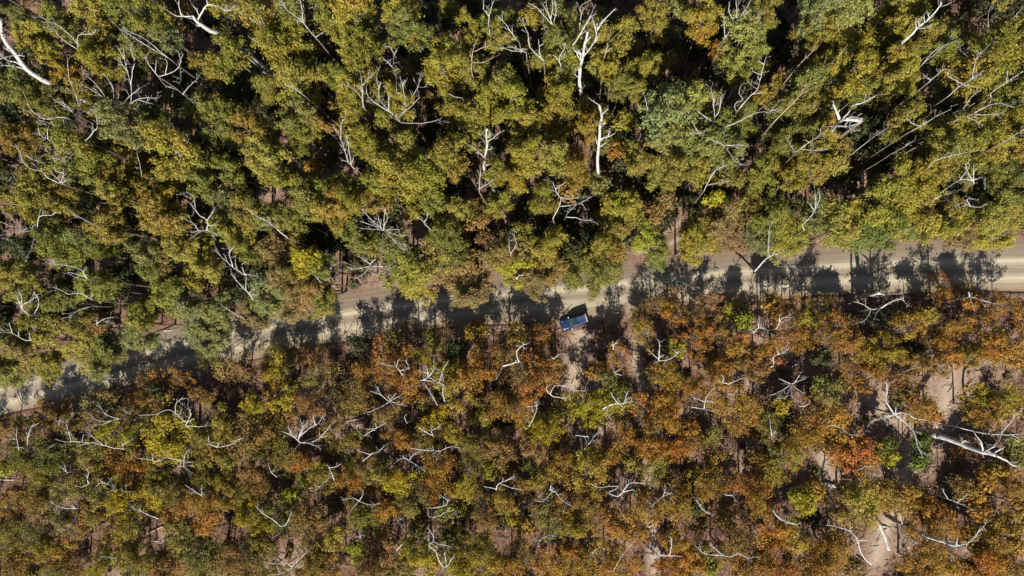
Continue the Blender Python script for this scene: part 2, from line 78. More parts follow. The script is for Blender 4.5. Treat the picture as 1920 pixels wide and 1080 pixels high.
# bleached dead wood: window | what it looks like | options | limbs as x y x y ... (w = width at its foot)
DEAD = """00|thick leaning white snag|w34 T|240 450 150 390 90 310 40 250 10 190 5 110;w14 90 310 40 320 0 330;w14 150 390 90 350 40 340 0 300;w12 150 390 60 370 0 370;90 310 140 315
00|thick-boled crooked white tree|w34 T|1260 200 1180 170 1120 130 1080 90;w13 1080 95 1030 90 1010 50 1005 0;1030 110 990 90 945 60;w12 1120 110 1140 60 1170 25 1230 40 1270 60 1305 55;1165 25 1160 -20;1110 85 1100 50 1080 25
00|wide antler-like bare tree||690 600 600 560 540 520 490 490;600 560 560 500 495 430;720 600 740 560 735 480 715 400 700 330 695 260;715 400 680 350 650 330;735 480 745 400 755 340 730 265;700 330 665 270;690 600 720 550 790 495;720 600 770 560 830 550 890 553;770 560 860 585;690 605 600 605 530 610 500 635;690 600 760 612;640 580 635 500 600 430;655 585 670 530
00|twin-horned bare tree||890 430 850 380 820 330 835 300;870 410 880 340;890 430 960 410 1010 370 1010 310 990 280;925 400 940 350 925 330;1010 370 1020 430 1010 470;890 430 930 480 1000 510 1090 580;1030 530 1060 490 1105 450
00|long kinked bare limb||940 320 890 280 830 230 790 205 705 170;755 280 715 210 670 160
00|curl-tipped bare tree||440 280 350 220 300 160;340 150 270 120 215 85;440 280 440 200 520 190 540 165
00|slender wavy bare pole||490 660 455 640 440 580 420 520 385 430 380 340
00|fan of thin bare stems||440 750 440 690 400 620 350 590 300 560;440 680 380 600 330 570;440 690 350 660 250 670 190 630 150 580
00|stubby many-pronged bare tree||360 840 280 790 230 760 215 715;270 780 265 710 235 690;260 800 320 795;360 840 375 810 370 750 330 710 220 675;360 740 360 670;370 770 390 720
00|hooked bare spar||480 795 520 750 550 710 540 650;520 750 515 710
00|zigzag cluster of bare limbs||330 1030 270 1000 225 960 170 950 130 910 110 850;330 1030 400 1005;340 1020 360 970;240 915 190 900 140 870;290 885 255 840;290 885 310 870;370 910 290 885;345 960 320 965 305 930
00|three-pronged bare tree||160 1015 120 970 70 925;130 1060 100 1030 80 980;140 1080 50 1045
00|Y-shaped bare tree||1775 210 1740 170 1690 110 1620 60 1580 0;1715 120 1700 60 1690 0;1775 210 1820 180;1700 130 1650 110
00|single straight bare limb|w7|1555 300 1520 275 1460 245 1395 200
00|pair of thin pale stems|w6|1450 130 1400 100 1345 60;1430 80 1380 10;1475 120 1450 60
00|short parallel bare stems|w6|1720 545 1660 500 1600 480;1690 530 1640 480
00|small pale fork|w6|1015 880 990 840 940 810;1045 825 1060 790
00|thin grey whip|w5|795 990 785 920 770 850
10|broom-like white dead tree||75 950 40 910 20 850 0 790 -50 700;55 930 45 850 25 745;40 910 0 900;60 920 75 870;-10 790 0 700 20 665
10|upright forked white tree||310 520 305 410 290 380 295 300 265 250;290 380 235 325;295 310 315 275;265 265 235 260
10|spiky bare top||120 600 120 510 110 420;120 480 185 410;115 520 85 480;90 520 30 480
10|crown of scattered white prongs||290 640 190 580 150 540 140 490;215 560 210 500 195 430;210 500 222 460;270 620 265 540 250 490;358 560 345 490 330 425;348 480 365 450;415 515 435 480 437 440;330 650 380 610 440 550;340 690 430 695 500 685 550 670
10|tall two-tined bare tip||835 190 830 90 860 0;830 90 800 50;795 50 800 0
10|tan side-armed tree||730 400 735 330 745 270 770 210;740 290 810 265 835 255;735 350 800 350 845 330;810 265 810 230
10|short low bare hook|w7|600 525 640 545 680 550
10|backswept bare limb||1000 235 960 190 920 130 880 90;965 190 960 150;1000 235 940 210 905 200
10|flat tuft of bare limbs||1040 295 980 270 930 265;1030 290 960 285 900 268;1000 270 1040 275
10|long sickle-shaped bare limb||1140 340 1090 300 1055 250 1050 190 1020 130;1130 310 1110 220;1120 260 1135 250
10|bushy white bare tree||1190 145 1150 100 1100 45 1050 15;1190 145 1165 80 1150 0;1180 110 1190 50 1185 0;1165 80 1130 20;1190 145 1210 60 1200 0;1140 90 1135 140 1150 175
10|crooked bare finger|w8|1340 145 1350 80 1345 35 1395 5
10|tall stout white tree with raised arms|w24 T|1350 520 1340 450 1345 370 1360 310 1370 250 1385 180;w12 1360 320 1400 270 1450 200;w12 1410 220 1440 170 1490 100 1545 45;1440 170 1470 110;1425 190 1410 90;w12 1360 310 1300 270 1340 200 1380 130 1405 85;1340 440 1310 415;1350 510 1370 480
10|bent white elbow limb|w9|1235 370 1225 330 1250 280 1260 240;1230 340 1190 310
10|candelabra-like white tree|w18 T|805 965 805 900 820 820 815 770 820 725;815 800 850 780 890 745;805 890 770 850 725 820;810 930 850 920 880 875;850 925 885 930;825 780 840 750
10|thin pale Y-stem|w8|775 1080 778 1010 785 965;775 1060 815 1040 860 1010
10|lone tall white pole tree|w20 T|1445 970 1440 890 1450 800 1455 700 1465 650 1450 590;1465 650 1500 610;1455 720 1490 690;1455 780 1500 770 1540 750;1500 770 1510 720
10|pinkish forked trunk|w10|1475 340 1490 290 1500 240;1490 290 1520 270;1490 300 1470 280
10|small pale twig fork|w6|1725 620 1705 540;1725 620 1670 605
20|upright rake-like white tree||240 210 270 170 320 100 355 50 385 0;240 210 235 150 230 80;300 120 305 60 300 0;290 130 260 70 265 30;355 50 375 100
20|feathered pale limb|w7|330 215 380 150 430 80;400 125 435 100;350 200 410 185 425 155
20|tall whip-topped white tree||320 610 370 550 420 500 440 430 455 370 475 310;440 420 390 400;455 360 425 345;390 530 455 520;300 580 340 560 320 530 325 490
20|huge sprawling bare tree|w9|180 690 130 660 80 620;180 690 175 600 160 500;180 670 210 610 215 550 240 525;180 700 100 750 55 745;90 745 55 690;180 690 200 730 230 790 240 820;240 820 160 785;240 820 300 815 370 820;300 830 345 890;240 830 290 900 355 930;320 915 315 940;200 730 300 690 380 650 440 630 490 635 500 610;230 750 250 720
20|low W-shaped bare tree|w7|660 840 630 850 590 785;660 840 750 845 820 840;660 840 710 800 770 760 775 720;710 800 690 785
20|thick broken white stump tree|w24|840 740 870 700 900 670 1005 680;w22 880 675 850 590;w10 900 670 940 625 960 590 1020 575 1090 535;w14 890 690 950 655 1010 670;w12 870 710 940 710 1005 685;930 700 960 730 1000 735
20|long feather-shaped white trunk|w18|1215 260 1270 210 1330 150 1390 100 1440 40 1460 15;1310 160 1310 100;1360 120 1355 85;1320 160 1370 155 1410 130;1330 150 1325 115
20|crossed thin bare limbs|w7|1345 365 1400 300 1460 260 1550 230;1605 320 1560 270 1530 210
20|short kinked bare spar|w7|1370 475 1430 420 1470 390 1510 400;1350 415 1390 445
20|arched pale limbs|w7|1490 545 1540 500 1580 470 1620 450 1690 395;1570 470 1495 430;1630 440 1650 340 1735 240;1580 490 1660 490
20|long pale sweeping limb|w7|1735 545 1735 520 1800 480 1870 430 1920 400;1820 460 1830 395
20|hook-ended bare limb|w8|1280 740 1340 710 1420 660 1510 615;1340 705 1300 700 1260 665;1345 700 1360 680
20|wing-shaped spread of limbs|w8|1500 690 1560 670 1630 640 1690 610 1770 580 1865 605;1630 650 1720 645 1810 640;1600 665 1690 705;1575 615 1620 550 1680 505
20|long low wavy limb|w7|1380 945 1420 905 1500 880 1580 860 1700 840;1440 905 1420 890
20|short pale spar|w6|1175 865 1240 830 1305 790
20|straight thin grey pole|w5|950 870 1050 790 1160 715
20|white tree with snapped stub|w9|1640 1030 1600 960 1590 920;1640 1020 1635 930;1640 1020 1560 1010 1460 1080;1560 1010 1600 960;1640 1010 1700 995;w18 1700 1065 1695 985
20|thin rising limb|w6|1790 810 1850 770 1920 730
20|two thin upright wands|w5|1690 200 1690 140;1715 180 1720 100 1730 40
20|thin slanting wand|w5|1860 105 1910 40
20|small white prongs|w6|960 55 1000 45 1050 0;960 60 1005 75
20|slanting tan trunk|w12|510 690 580 620 640 560 690 490
20|forked tan trunk|w9|640 380 740 280;430 620 530 520;840 350 930 250
20|thin arched pale stem|w7|120 1075 150 1010 180 960 250 930;150 1010 200 935;150 1050 270 1015
01|many-armed pale tree|w9|240 240 180 220 110 195 50 130 10 105;150 210 60 190 0 165;170 230 80 225 0 245;215 230 180 205 200 180;210 230 220 140 290 130 315 115;60 235 40 270;190 240 180 310 150 370
01|short thin pale limb|w6|150 80 90 70 40 65;140 20 50 0
01|long-armed bare tree|w8|490 490 470 450 490 420;490 490 455 435 380 415 310 405 260 400;310 405 290 385;440 485 420 480 380 450
01|barbed bare limb|w8|520 605 450 570 390 575 340 550 295 535;440 570 440 545;510 605 520 570
01|white trident tree|w9|160 690 120 650 100 600 90 580;130 650 120 580 105 565;120 640 190 600 220 570;170 650 190 600 190 560
01|lone curved bare limb|w8|520 640 430 670 400 695 350 712
01|small curled white fork|w8|545 750 545 705;545 740 580 715 640 705
01|low branching bare limb|w8|180 835 130 830 70 795 0 785;70 795 50 735;170 830 165 790;105 815 105 780
01|knotty white tree|w10|1165 215 1165 160 1110 120 1095 60 1095 30 1050 0;1110 110 1070 65;1165 160 1190 120 1205 95;1165 190 1220 185;1165 215 1130 220 1070 225;1130 220 1110 210 1090 180 1035 150;1165 220 1225 240;1130 225 1065 265;1190 230 1215 270
01|straight white spar|w9|1620 260 1560 210 1510 170 1450 140 1395 100
01|lyre-shaped white tree|w11|1425 605 1390 560 1340 510 1300 455;1390 545 1385 470;1400 570 1435 540;1400 580 1455 580;1385 470 1320 430 1280 395 1240 360 1210 305;1310 420 1290 340 1290 290;1295 340 1320 300;1380 455 1330 430 1325 370;1385 465 1360 410 1385 395;1380 460 1450 475
01|roadside grey limb|w6|1380 720 1300 670 1240 630
01|tiny white fork|w7|1805 510 1770 470;1785 495 1790 480
01|pair of curved white limbs|w9|1930 390 1900 400 1855 430;1935 410 1895 450 1870 495
01|faint straight limb|w6|510 175 430 130 370 85
11|white starburst tree|w10|240 215 180 190 105 165;240 215 160 150 135 115;225 200 205 130;240 215 240 150 250 90;250 190 260 140 235 95;240 215 190 210 105 205;245 220 330 210;245 225 320 245 360 243;245 225 310 280 365 300;270 250 330 310 365 325;240 215 225 290 220 330
11|spidery white tree|w9|170 415 130 380 90 360;165 400 195 375;170 415 100 430 35 435;165 420 120 460 75 490;130 455 110 480;175 415 205 465;175 412 240 420 280 410;240 420 285 450 265 465;60 430 35 420
11|small V-shaped white tree|w9|500 210 465 170 425 140;465 170 480 150 490 115
11|ragged white tree over dark gap|w10|1190 150 1215 100 1235 40 1210 0 1190 -60;1235 20 1280 40 1340 30;1220 80 1290 75 1350 60 1410 25;1350 60 1375 100;1330 70 1280 110 1260 140;1260 145 1320 145 1360 158 1415 160;1210 -20 1260 -55
11|thin tan upright stem|w8|915 385 895 340 880 270;895 340 905 320
11|thin pale crooked stems|w6|955 360 945 310 940 260;955 350 985 290 975 250 960 230
11|stubby white knob|w13|985 490 1000 470 1025 470
11|jagged white tree among rust crowns|w9|345 1030 310 985 260 975 220 960;310 985 320 940;330 1000 380 990 360 945
11|crooked white candlestick tree|w11|445 1060 490 1040 520 990 520 945;490 1040 480 980;490 1020 415 1000;490 1040 550 1075;575 1080 560 1010;550 1075 570 1000;570 1000 600 955
11|S-bent white tree near the car|w15|905 980 960 965 1000 955 1020 975;w14 1000 955 985 900 1020 860 1045 855;w9 910 985 890 1020 870 1055;1020 870 1040 885
11|white snag shaped like a K|w13|1530 885 1528 862 1525 838;1530 864 1555 842;1532 862 1556 882
11|open-armed white tree|w10|1785 950 1790 890 1785 835;1780 940 1725 890;1790 950 1850 940 1910 890;1890 905 1860 885;1785 930 1815 920;1785 950 1760 965;1830 945 1815 970
11|small white tick-shaped tree|w9|1575 1030 1535 1018 1575 995
11|small pale dead sapling|w7|1195 940 1180 925;1195 940 1220 915 1270 910
21|leaning white spar beside the road|w15|405 445 450 395 490 360 535 350;490 360 480 345
21|wavy white tree|w8|685 215 675 185 720 140 745 95 770 40 765 0;740 100 700 50;745 95 745 0
21|thin pale upright stem|w6|480 340 485 250 490 190 505 170
21|pale elbow limbs|w8|1415 40 1460 15 1510 0;1460 15 1510 60 1560 90
21|short crescent limb|w9|1580 55 1620 80 1670 85 1700 70;1620 75 1600 40 1650 40
21|short tan spar|w8|750 280 820 240
21|thin tan spar|w6|1210 225 1300 203
21|long-armed white tree|w14|1120 650 1180 615 1235 600;1235 600 1265 640;1235 605 1245 590;w9 1120 650 1060 660 1010 630 960 615;1060 660 1040 700 1005 735;1110 660 1085 690 1075 720
21|white tree with raked arms|w12|1615 590 1610 562;w9 1615 590 1670 605 1700 645;1670 605 1740 625 1780 630;1740 620 1760 645;w6 1615 600 1640 660
21|small white crown-shaped tree|w8|395 795 430 765 470 770 480 795;425 765 420 720;430 755 435 720;400 790 385 770
21|small white antler|w8|525 770 545 730 570 705 610 705;545 730 545 690
21|zigzag white tree|w9|495 985 515 970 510 930 550 910 595 885;540 915 530 885
21|splayed white tree|w9|260 1080 195 1065;260 1080 340 1045;230 1070 225 1030
21|tan twig spray|w6|1250 1010 1300 990 1330 985;1290 995 1320 960
22|sprawling white tree|w10|610 0 550 40 500 60;610 5 580 70 525 80;615 0 610 60 640 90 655 125;655 125 700 120 715 90;615 5 670 45 690 55;610 0 540 -30;615 0 690 -30;630 -10 670 -70
02|low swept-back limbs|w7|670 195 630 185 590 165 545 100;670 195 600 210 540 200 485 155;640 205 580 225 510 230;735 170 680 140
02|tangled white tree|w8|1045 235 1065 190 1075 170 1055 120;1070 180 1070 140;1050 215 1010 185 1020 150;1010 185 970 150 920 150 880 170 780 175;1045 235 1120 240 1165 235;990 160 990 110 1020 85 1060 80;1050 215 1095 195
02|very long level limb|w8|695 365 640 360 580 345 520 330 440 325 360 325 310 310;580 345 540 310 490 270;510 335 430 350;695 365 695 340 750 310;600 350 595 325;400 325 385 270 375 230;385 265 425 315;465 325 465 295
02|thin upright pale stem|w7|155 340 160 280 190 220;180 240 220 220
02|thin cross-shaped stem|w6|105 370 95 300 95 240;90 310 30 310;70 420 45 360
02|low W-shaped limbs|w8|1220 355 1180 330 1175 285;1220 355 1160 335;1220 355 1300 340 1340 310;1220 350 1235 330;1340 310 1375 305
02|straggling pale tree|w8|1035 465 1035 420 1055 370;1040 430 990 425 930 415 890 435 830 425 765 415;860 430 860 395;1035 465 1085 505;1035 465 1000 460;1040 440 1085 440
02|large white many-horned tree|w11|1690 330 1640 290 1580 265;1680 315 1690 270 1720 220;1690 310 1705 260 1730 220;1700 240 1685 190;1690 330 1660 365;1700 325 1760 325 1800 300 1840 260 1860 225;1800 300 1835 295;1720 325 1760 340 1805 365;1705 300 1740 250 1790 220 1825 160;1770 225 1760 185;1650 290 1620 235
02|tiny V fork|w6|385 500 330 460;375 490 360 450
02|short wavy stem|w7|500 560 490 530 500 500 485 470;500 560 460 580 420 570
02|thick arched white limb|w10|740 605 650 595 620 570 570 555 540 575;640 600 600 610;580 555 565 540
02|bent thin stem|w7|1140 630 1090 600 1040 565;1135 620 1135 565;1135 600 1150 620
02|drooping pale tree|w7|440 700 380 700 330 690 280 660;430 700 390 680;440 710 420 790 410 860;430 720 400 790 360 820
02|gently curved bare limb|w8|890 758 830 735 790 715 730 690;790 715 785 700
02|short white spur|w8|1555 522 1525 495 1510 455;1525 495 1545 485
02|twisted white tree|w8|1880 540 1860 490 1840 450;1850 470 1895 465 1920 445;1860 510 1820 560 1770 600;1825 550 1810 580
02|wide bow-shaped limb|w8|1580 800 1530 760 1480 730 1440 690;1580 800 1610 790 1640 720;1590 805 1570 840 1530 865
02|faint thin fork|w6|665 980 610 975 565 970;660 985 650 1030
02|white star-shaped tree|w9|1640 1030 1610 1000 1580 965;1640 1030 1680 990 1725 945;1640 1035 1590 1065 1540 1070;1600 1000 1590 1010 1525 1012;1645 1035 1640 1080
02|tiny white prongs|w7|850 885 890 885;890 888 910 900 915 880 940 885
12|white pinwheel tree|w10|270 100 220 130 150 160;270 100 265 60;275 95 310 50;280 100 300 80 330 70;280 102 360 125;275 105 300 135;270 100 225 60 205 25;225 65 165 40
12|thin L-shaped limb|w7|10 290 15 230 35 210 90 200
12|ragged low limbs|w7|80 220 90 260 125 290 160 290;90 240 100 225;130 285 195 250 255 212;195 250 140 255;200 250 190 220
12|small V-shaped limb|w8|515 290 470 265 430 240;515 285 510 260 550 240 545 215
12|open fork-shaped limb|w8|120 435 170 395 215 375 245 345;165 395 95 375
12|crooked many-legged white tree|w9|380 430 350 415 310 435;380 430 380 465;385 415 430 460 468 488;430 460 440 490;385 420 400 405 420 385;360 420 345 405
12|long level white tree|w10|560 375 520 375 450 370 385 360;560 375 610 355 670 360;540 375 510 400;570 375 540 400 535 430
12|thin short wand|w6|712 515 710 470 700 445
12|forward-swept white tree|w9|870 595 885 560 960 530 985 530;870 590 800 575;890 565 960 585 1015 592;930 545 970 515
12|tiny crook|w7|370 220 355 185 370 170
12|long thin slanting limb|w7|540 120 510 60 470 0
12|thick white upright limb|w11|580 95 570 50 575 0
12|question-mark limb|w8|1055 240 1080 190 1100 140 1095 100;1095 120 1045 130
12|flat-topped white tree|w9|1195 72 1155 35 1160 5;1190 40 1200 10 1260 15 1310 35 1370 38;1240 15 1300 0;1195 72 1260 78 1290 72
12|broad-armed white tree|w13|1470 140 1520 115 1570 110 1620 100 1640 100;1560 105 1530 75 1520 45;1590 105 1605 60 1610 40;1600 90 1635 75;1500 125 1495 160 1510 190;1570 110 1590 160
12|white T-shaped snag|w12|1390 295 1350 292 1315 290;1345 295 1355 370;1370 298 1380 330;1390 295 1390 340 1420 300 1445 268
12|three-legged white snag|w14|1205 602 1180 600 1180 568;w14 1205 602 1230 640 1290 685;1190 600 1155 640 1130 660 1090 658;1260 665 1250 720
12|pair of bowed white limbs|w13|1500 610 1550 632 1580 610 1620 560 1660 555 1710 562;1500 610 1560 578 1510 575 1450 580 1410 568;1580 610 1640 595 1655 605;w9 1500 615 1540 660 1590 750;1530 655 1500 720
12|pale spreading tree|w8|100 660 120 620 120 595;100 660 60 640 5 655;105 665 170 680 220 668;170 680 175 720;95 675 60 700 40 740
12|double-hooked white limb|w8|490 695 540 695 590 680 595 655 555 622;595 660 610 650;490 695 490 745 540 745 590 720 635 712
12|tall snaking white tree|w10|575 1030 545 985 530 940 490 905 520 885 515 850 490 812;520 885 550 900 615 915;575 1030 600 1020 640 955;590 1020 580 950;540 940 550 965;575 1030 580 1060
12|claw-shaped white tree|w9|1160 850 1120 880 1105 915;1165 850 1165 900 1185 950;1165 850 1215 855;1120 870 1085 885;1165 870 1180 890
12|anchor-shaped white tree|w11|1850 965 1800 965 1740 975;1850 965 1920 970;1845 965 1860 890 1845 850;1800 965 1740 910
12|thin pale Y limb|w7|1410 950 1385 1005;1410 950 1445 925;1410 950 1440 1010
12|basket-like bare limbs|w7|1750 680 1800 640 1860 610;1810 640 1820 600 1820 565;1850 660 1865 580;1820 610 1870 620
12|long thin tan stem|w6|1530 1055 1570 980 1640 890 1690 835;1530 1055 1480 1050
12|small pale rake|w6|105 870 105 830;105 860 75 860;105 855 130 850
12|bent pale twig|w6|345 830 340 800 310 760;320 765 350 755
22|grey ground-hugging snag|w9|50 130 120 140 175 155;120 140 130 80 170 30;125 100 55 75;125 95 185 105
22|big pale tree with drooping bough|w13|1190 170 1145 100 1150 50 1145 0;w17 1190 175 1250 215 1300 270 1320 350 1345 390;w16 1190 172 1130 185;w14 1190 170 1230 160 1275 170;1275 168 1300 190 1370 205 1460 225;1130 185 1070 210 1040 240;1130 190 1150 235;1195 165 1200 130
22|huge grey trunk ending in white fork|w36 T|1435 290 1530 320 1630 365 1700 385 1760 400;w15 1760 400 1820 430 1860 460 1905 465;w13 1690 380 1680 330 1650 290;w14 1740 395 1800 360
22|long thin forked white tree|w9|1560 245 1650 270 1760 285 1850 285 1920 280;1790 283 1830 230 1880 170 1920 130;1790 285 1770 330 1700 360;1850 287 1890 310 1870 345
22|thin sloping limb|w7|990 290 930 280 880 240 830 232
22|small white antlers|w8|1020 465 985 485;1020 465 1065 460;1020 465 1040 500 1085 510
22|short arched limb|w9|300 660 280 628 235 622
22|short thick arched bough|w16|505 700 540 750 600 780 645 790
22|dark-based grey snag|w16|150 730 110 700 75 640
22|snaking pale tree|w11|1060 1015 1030 990 1000 940 985 880 940 830 870 805 810 795;985 880 1040 880 1070 910 1095 950
22|long trunk with upturned tip|w18 T|1240 790 1300 825 1390 865 1500 900 1540 910;w10 1540 908 1610 890 1660 840 1700 790;1480 900 1510 950 1510 1000;1510 960 1530 980;1600 892 1590 940;1240 790 1210 725;1320 835 1380 885;1540 905 1545 870
22|thin spreading bare limbs|w7|1490 645 1460 590;1490 645 1540 665 1640 710;1540 663 1610 620
22|low dark-and-white limbs|w8|310 948 280 970 230 965;310 948 370 980 410 970;230 965 210 950 150 900;230 965 125 955 90 925
22|thin leaning limb|w6|1865 735 1830 670 1785 650
22|faint thin pole|w6|500 290 490 200;500 290 525 265"""

# fallen timber on the ground: window | description | width | x y x y ...
LOGS = """22|short pale log lying in the bare clearing|22|785 555 880 580
22|long white log lying on pale soil near the lower edge|22|1070 745 1110 800 1135 860 1160 935
12|slim pale log lying on pink litter near the bottom edge|13|310 935 365 875
12|short white log in the clearing below the K-shaped snag|14|1838 45 1862 78
12|thin pale log beside the sandy strip in the lower middle|11|1730 805 1780 770
02|tan pole lying among crowns in the lower left|11|830 840 895 810 960 780
02|thin log lying against the left edge below the road|8|0 540 90 540
01|short dark-shadowed log on the verge left of the overhanging tree|10|925 782 965 776
22|bent grey root lying beside the huge grey trunk|9|1510 270 1550 220 1600 180
22|short grey bark slab below the huge grey trunk|9|1420 350 1480 320
21|small pale log among brown crowns right of centre|10|615 985 650 960"""

# ------------------------------------------------------------------ helpers
rng = np.random.default_rng(7)
random.seed(7)


def at(px, py, z=0.0):
    """the point at height z seen at a photo pixel"""
    d = FWD + RIGHT * ((px - 960) / FPX) - UP * ((py - 540) / FPX)
    t = (z - CAM_H) / d.z
    return Vector((d.x * t, d.y * t, z))


def win(key, x, y):
    return int(key[0]) * 640 + x / 3.0, int(key[1]) * 360 + y / 3.0


def tag(o, label=None, cat=None, group=None, kind=None):
    if label: o['label'] = label
    if cat: o['category'] = cat
    if group: o['group'] = group
    if kind: o['kind'] = kind
    return o


def empty(name, loc):
    o = bpy.data.objects.new(name, None)
    o.empty_display_size = 0.3
    o.location = loc
    COL.objects.link(o)
    return o


def link(name, mesh, parent=None):
    o = bpy.data.objects.new(name, mesh)
    COL.objects.link(o)
    o.parent = parent
    return o


def mesh_np(name, verts, faces, mat, smooth=False, cols=None):
    """verts (N,3); faces: list of int arrays, all quads (M,4) or all tris, or mixed python lists"""
    me = bpy.data.meshes.new(name)
    verts = np.asarray(verts, dtype=np.float32)
    if isinstance(faces, np.ndarray):
        m, k = faces.shape
        me.vertices.add(len(verts))
        me.vertices.foreach_set('co', verts.ravel())
        me.loops.add(m * k)
        me.loops.foreach_set('vertex_index', faces.astype(np.int32).ravel())
        me.polygons.add(m)
        me.polygons.foreach_set('loop_start', np.arange(0, m * k, k, dtype=np.int32))
        me.update(calc_edges=True)
    else:
        me.from_pydata([tuple(v) for v in verts], [], faces)
        me.update()
    if smooth:
        me.polygons.foreach_set('use_smooth', np.ones(len(me.polygons), dtype=bool))
    if cols is not None:
        at_ = me.color_attributes.new('tint', 'FLOAT_COLOR', 'POINT')
        c = np.ones((len(verts), 4), dtype=np.float32)
        c[:, :cols.shape[1]] = cols
        at_.data.foreach_set('color', c.ravel())
    me.materials.append(mat)
    return me


def tube_arrays(pts, radii, sides=6):
    pts = [Vector(p) for p in pts]
    n = len(pts)
    V, F = [], []
    ref = Vector((0.31, 0.77, 0.55))
    for i in range(n):
        d = (pts[min(i + 1, n - 1)] - pts[max(i - 1, 0)])
        d = d.normalized() if d.length > 1e-6 else Vector((0, 0, 1))
        a = d.cross(ref)
        if a.length < 1e-3: a = d.cross(Vector((1, 0, 0)))
        a.normalize()
        b = d.cross(a)
        for k in range(sides):
            t = 2 * math.pi * k / sides
            V.append(pts[i] + (a * math.cos(t) + b * math.sin(t)) * radii[i])
    for i in range(n - 1):
        for k in range(sides):
            k2 = (k + 1) % sides
            F.append([i * sides + k, i * sides + k2, (i + 1) * sides + k2, (i + 1) * sides + k])
    F.append(list(range(sides))[::-1])
    F.append([(n - 1) * sides + k for k in range(sides)])
    return V, F


def join_arrays(parts):
    V, F, o = [], [], 0
    for v, f in parts:
        V += [tuple(x) for x in v]
        F += [[i + o for i in q] for q in f]
        o += len(v)
    return V, F


def smooth_path(pts, sub=2, jit=0.0, seed=0):
    """Catmull-Rom through the points, with a little gnarl"""
    r = random.Random(seed)
    pts = [Vector(p) for p in pts]
    if len(pts) == 2:
        pts = [pts[0], pts[0].lerp(pts[1], 0.5), pts[1]]
    out = []
    for i in range(len(pts) - 1):
        p0 = pts[max(i - 1, 0)]; p1 = pts[i]; p2 = pts[i + 1]; p3 = pts[min(i + 2, len(pts) - 1)]
        for s in range(sub):
            t = s / sub
            q = 0.5 * ((2 * p1) + (-p0 + p2) * t + (2 * p0 - 5 * p1 + 4 * p2 - p3) * t * t + (-p0 + 3 * p1 - 3 * p2 + p3) * t ** 3)
            if jit and (i or s):
                q = q + Vector((r.uniform(-jit, jit), r.uniform(-jit, jit), r.uniform(-jit, jit)))
            out.append(q)
    out.append(pts[-1])
    return out


# ------------------------------------------------------------------ materials
def new_mat(name):
    m = bpy.data.materials.new(name)
    m.use_nodes = True
    nt = m.node_tree
    nt.nodes.clear()
    out = nt.nodes.new('ShaderNodeOutputMaterial')
    return m, nt, out


def N(nt, kind, **kw):
    n = nt.nodes.new(kind)
    for k, v in kw.items():
        if k in n.inputs: n.inputs[k].default_value = v
        else: setattr(n, k, v)
    return n


def noise(nt, vec, scale, detail=4.0, rough=0.6, dist=0.0):
    n = nt.nodes.new('ShaderNodeTexNoise')
    n.inputs['Scale'].default_value = scale
    n.inputs['Detail'].default_value = detail
    n.inputs['Roughness'].default_value = rough
    n.inputs['Distortion'].default_value = dist
    if vec is not None: nt.links.new(vec, n.inputs['Vector'])
    return n.outputs['Fac']


def ramp(nt, fac, stops, interp='LINEAR'):
    n = nt.nodes.new('ShaderNodeValToRGB')
    cr = n.color_ramp
    cr.interpolation = interp
    while len(cr.elements) < len(stops): cr.elements.new(0.5)
    for e, (p, c) in zip(cr.elements, stops):
        e.position = p
        e.color = (c, c, c, 1) if isinstance(c, (int, float)) else (*c, 1)
    nt.links.new(fac, n.inputs['Fac'])
    return n.outputs['Color']


def mixc(nt, a, b, fac, mode='MIX'):
    n = nt.nodes.new('ShaderNodeMix')
    n.data_type = 'RGBA'
    n.blend_type = mode
    for sock, v in ((n.inputs[6], a), (n.inputs[7], b), (n.inputs[0], fac)):
        if isinstance(v, (int, float)): sock.default_value = v
        elif isinstance(v, tuple): sock.default_value = (*v, 1)
        else: nt.links.new(v, sock)
    return n.outputs[2]


def math_(nt, op, a, b=0.0):
    n = nt.nodes.new('ShaderNodeMath')
    n.operation = op
    for s, v in ((n.inputs[0], a), (n.inputs[1], b)):
        if isinstance(v, (int, float)): s.default_value = v
        else: nt.links.new(v, s)
    return n.outputs[0]


def leaf_shader(nt, out, col):
    d = nt.nodes.new('ShaderNodeBsdfPrincipled')
    d.inputs['Roughness'].default_value = 0.62
    d.inputs['Specular IOR Level'].default_value = 0.25
    t = nt.nodes.new('ShaderNodeBsdfTranslucent')
    nt.links.new(col, d.inputs['Base Color'])
    nt.links.new(mixc(nt, col, (1.0, 0.95, 0.45), 1.0, 'MULTIPLY'), t.inputs['Color'])
    mx = nt.nodes.new('ShaderNodeMixShader')
    mx.inputs[0].default_value = 0.36
    nt.links.new(d.outputs[0], mx.inputs[1]); nt.links.new(t.outputs[0], mx.inputs[2])
    nt.links.new(mx.outputs[0], out.inputs['Surface'])


def leaf_variation(nt, base, tint):
    """leaf-to-leaf and clump-to-clump differences of the leaves themselves"""
    sep = nt.nodes.new('ShaderNodeSeparateColor')
    nt.links.new(tint, sep.inputs[0])
    v = math_(nt, 'ADD', math_(nt, 'MULTIPLY', sep.outputs[0], 0.75), 0.62)
    hv = nt.nodes.new('ShaderNodeHueSaturation')
    nt.links.new(base, hv.inputs['Color'])
    nt.links.new(v, hv.inputs['Value'])
    nt.links.new(math_(nt, 'ADD', math_(nt, 'MULTIPLY', sep.outputs[1], 0.075), 0.4625), hv.inputs['Hue'])
    return hv.outputs['Color']


M = {}
m, nt, out = new_mat('gum_leaves')
oi = nt.nodes.new('ShaderNodeObjectInfo')
ta = N(nt, 'ShaderNodeAttribute', attribute_name='tint')
leaf_shader(nt, out, leaf_variation(nt, oi.outputs['Color'], ta.outputs['Color']))
M['leaf'] = m

m, nt, out = new_mat('understorey_leaves')
ta = N(nt, 'ShaderNodeAttribute', attribute_name='tint')
leaf_shader(nt, out, ta.outputs['Color'])
M['mass'] = m


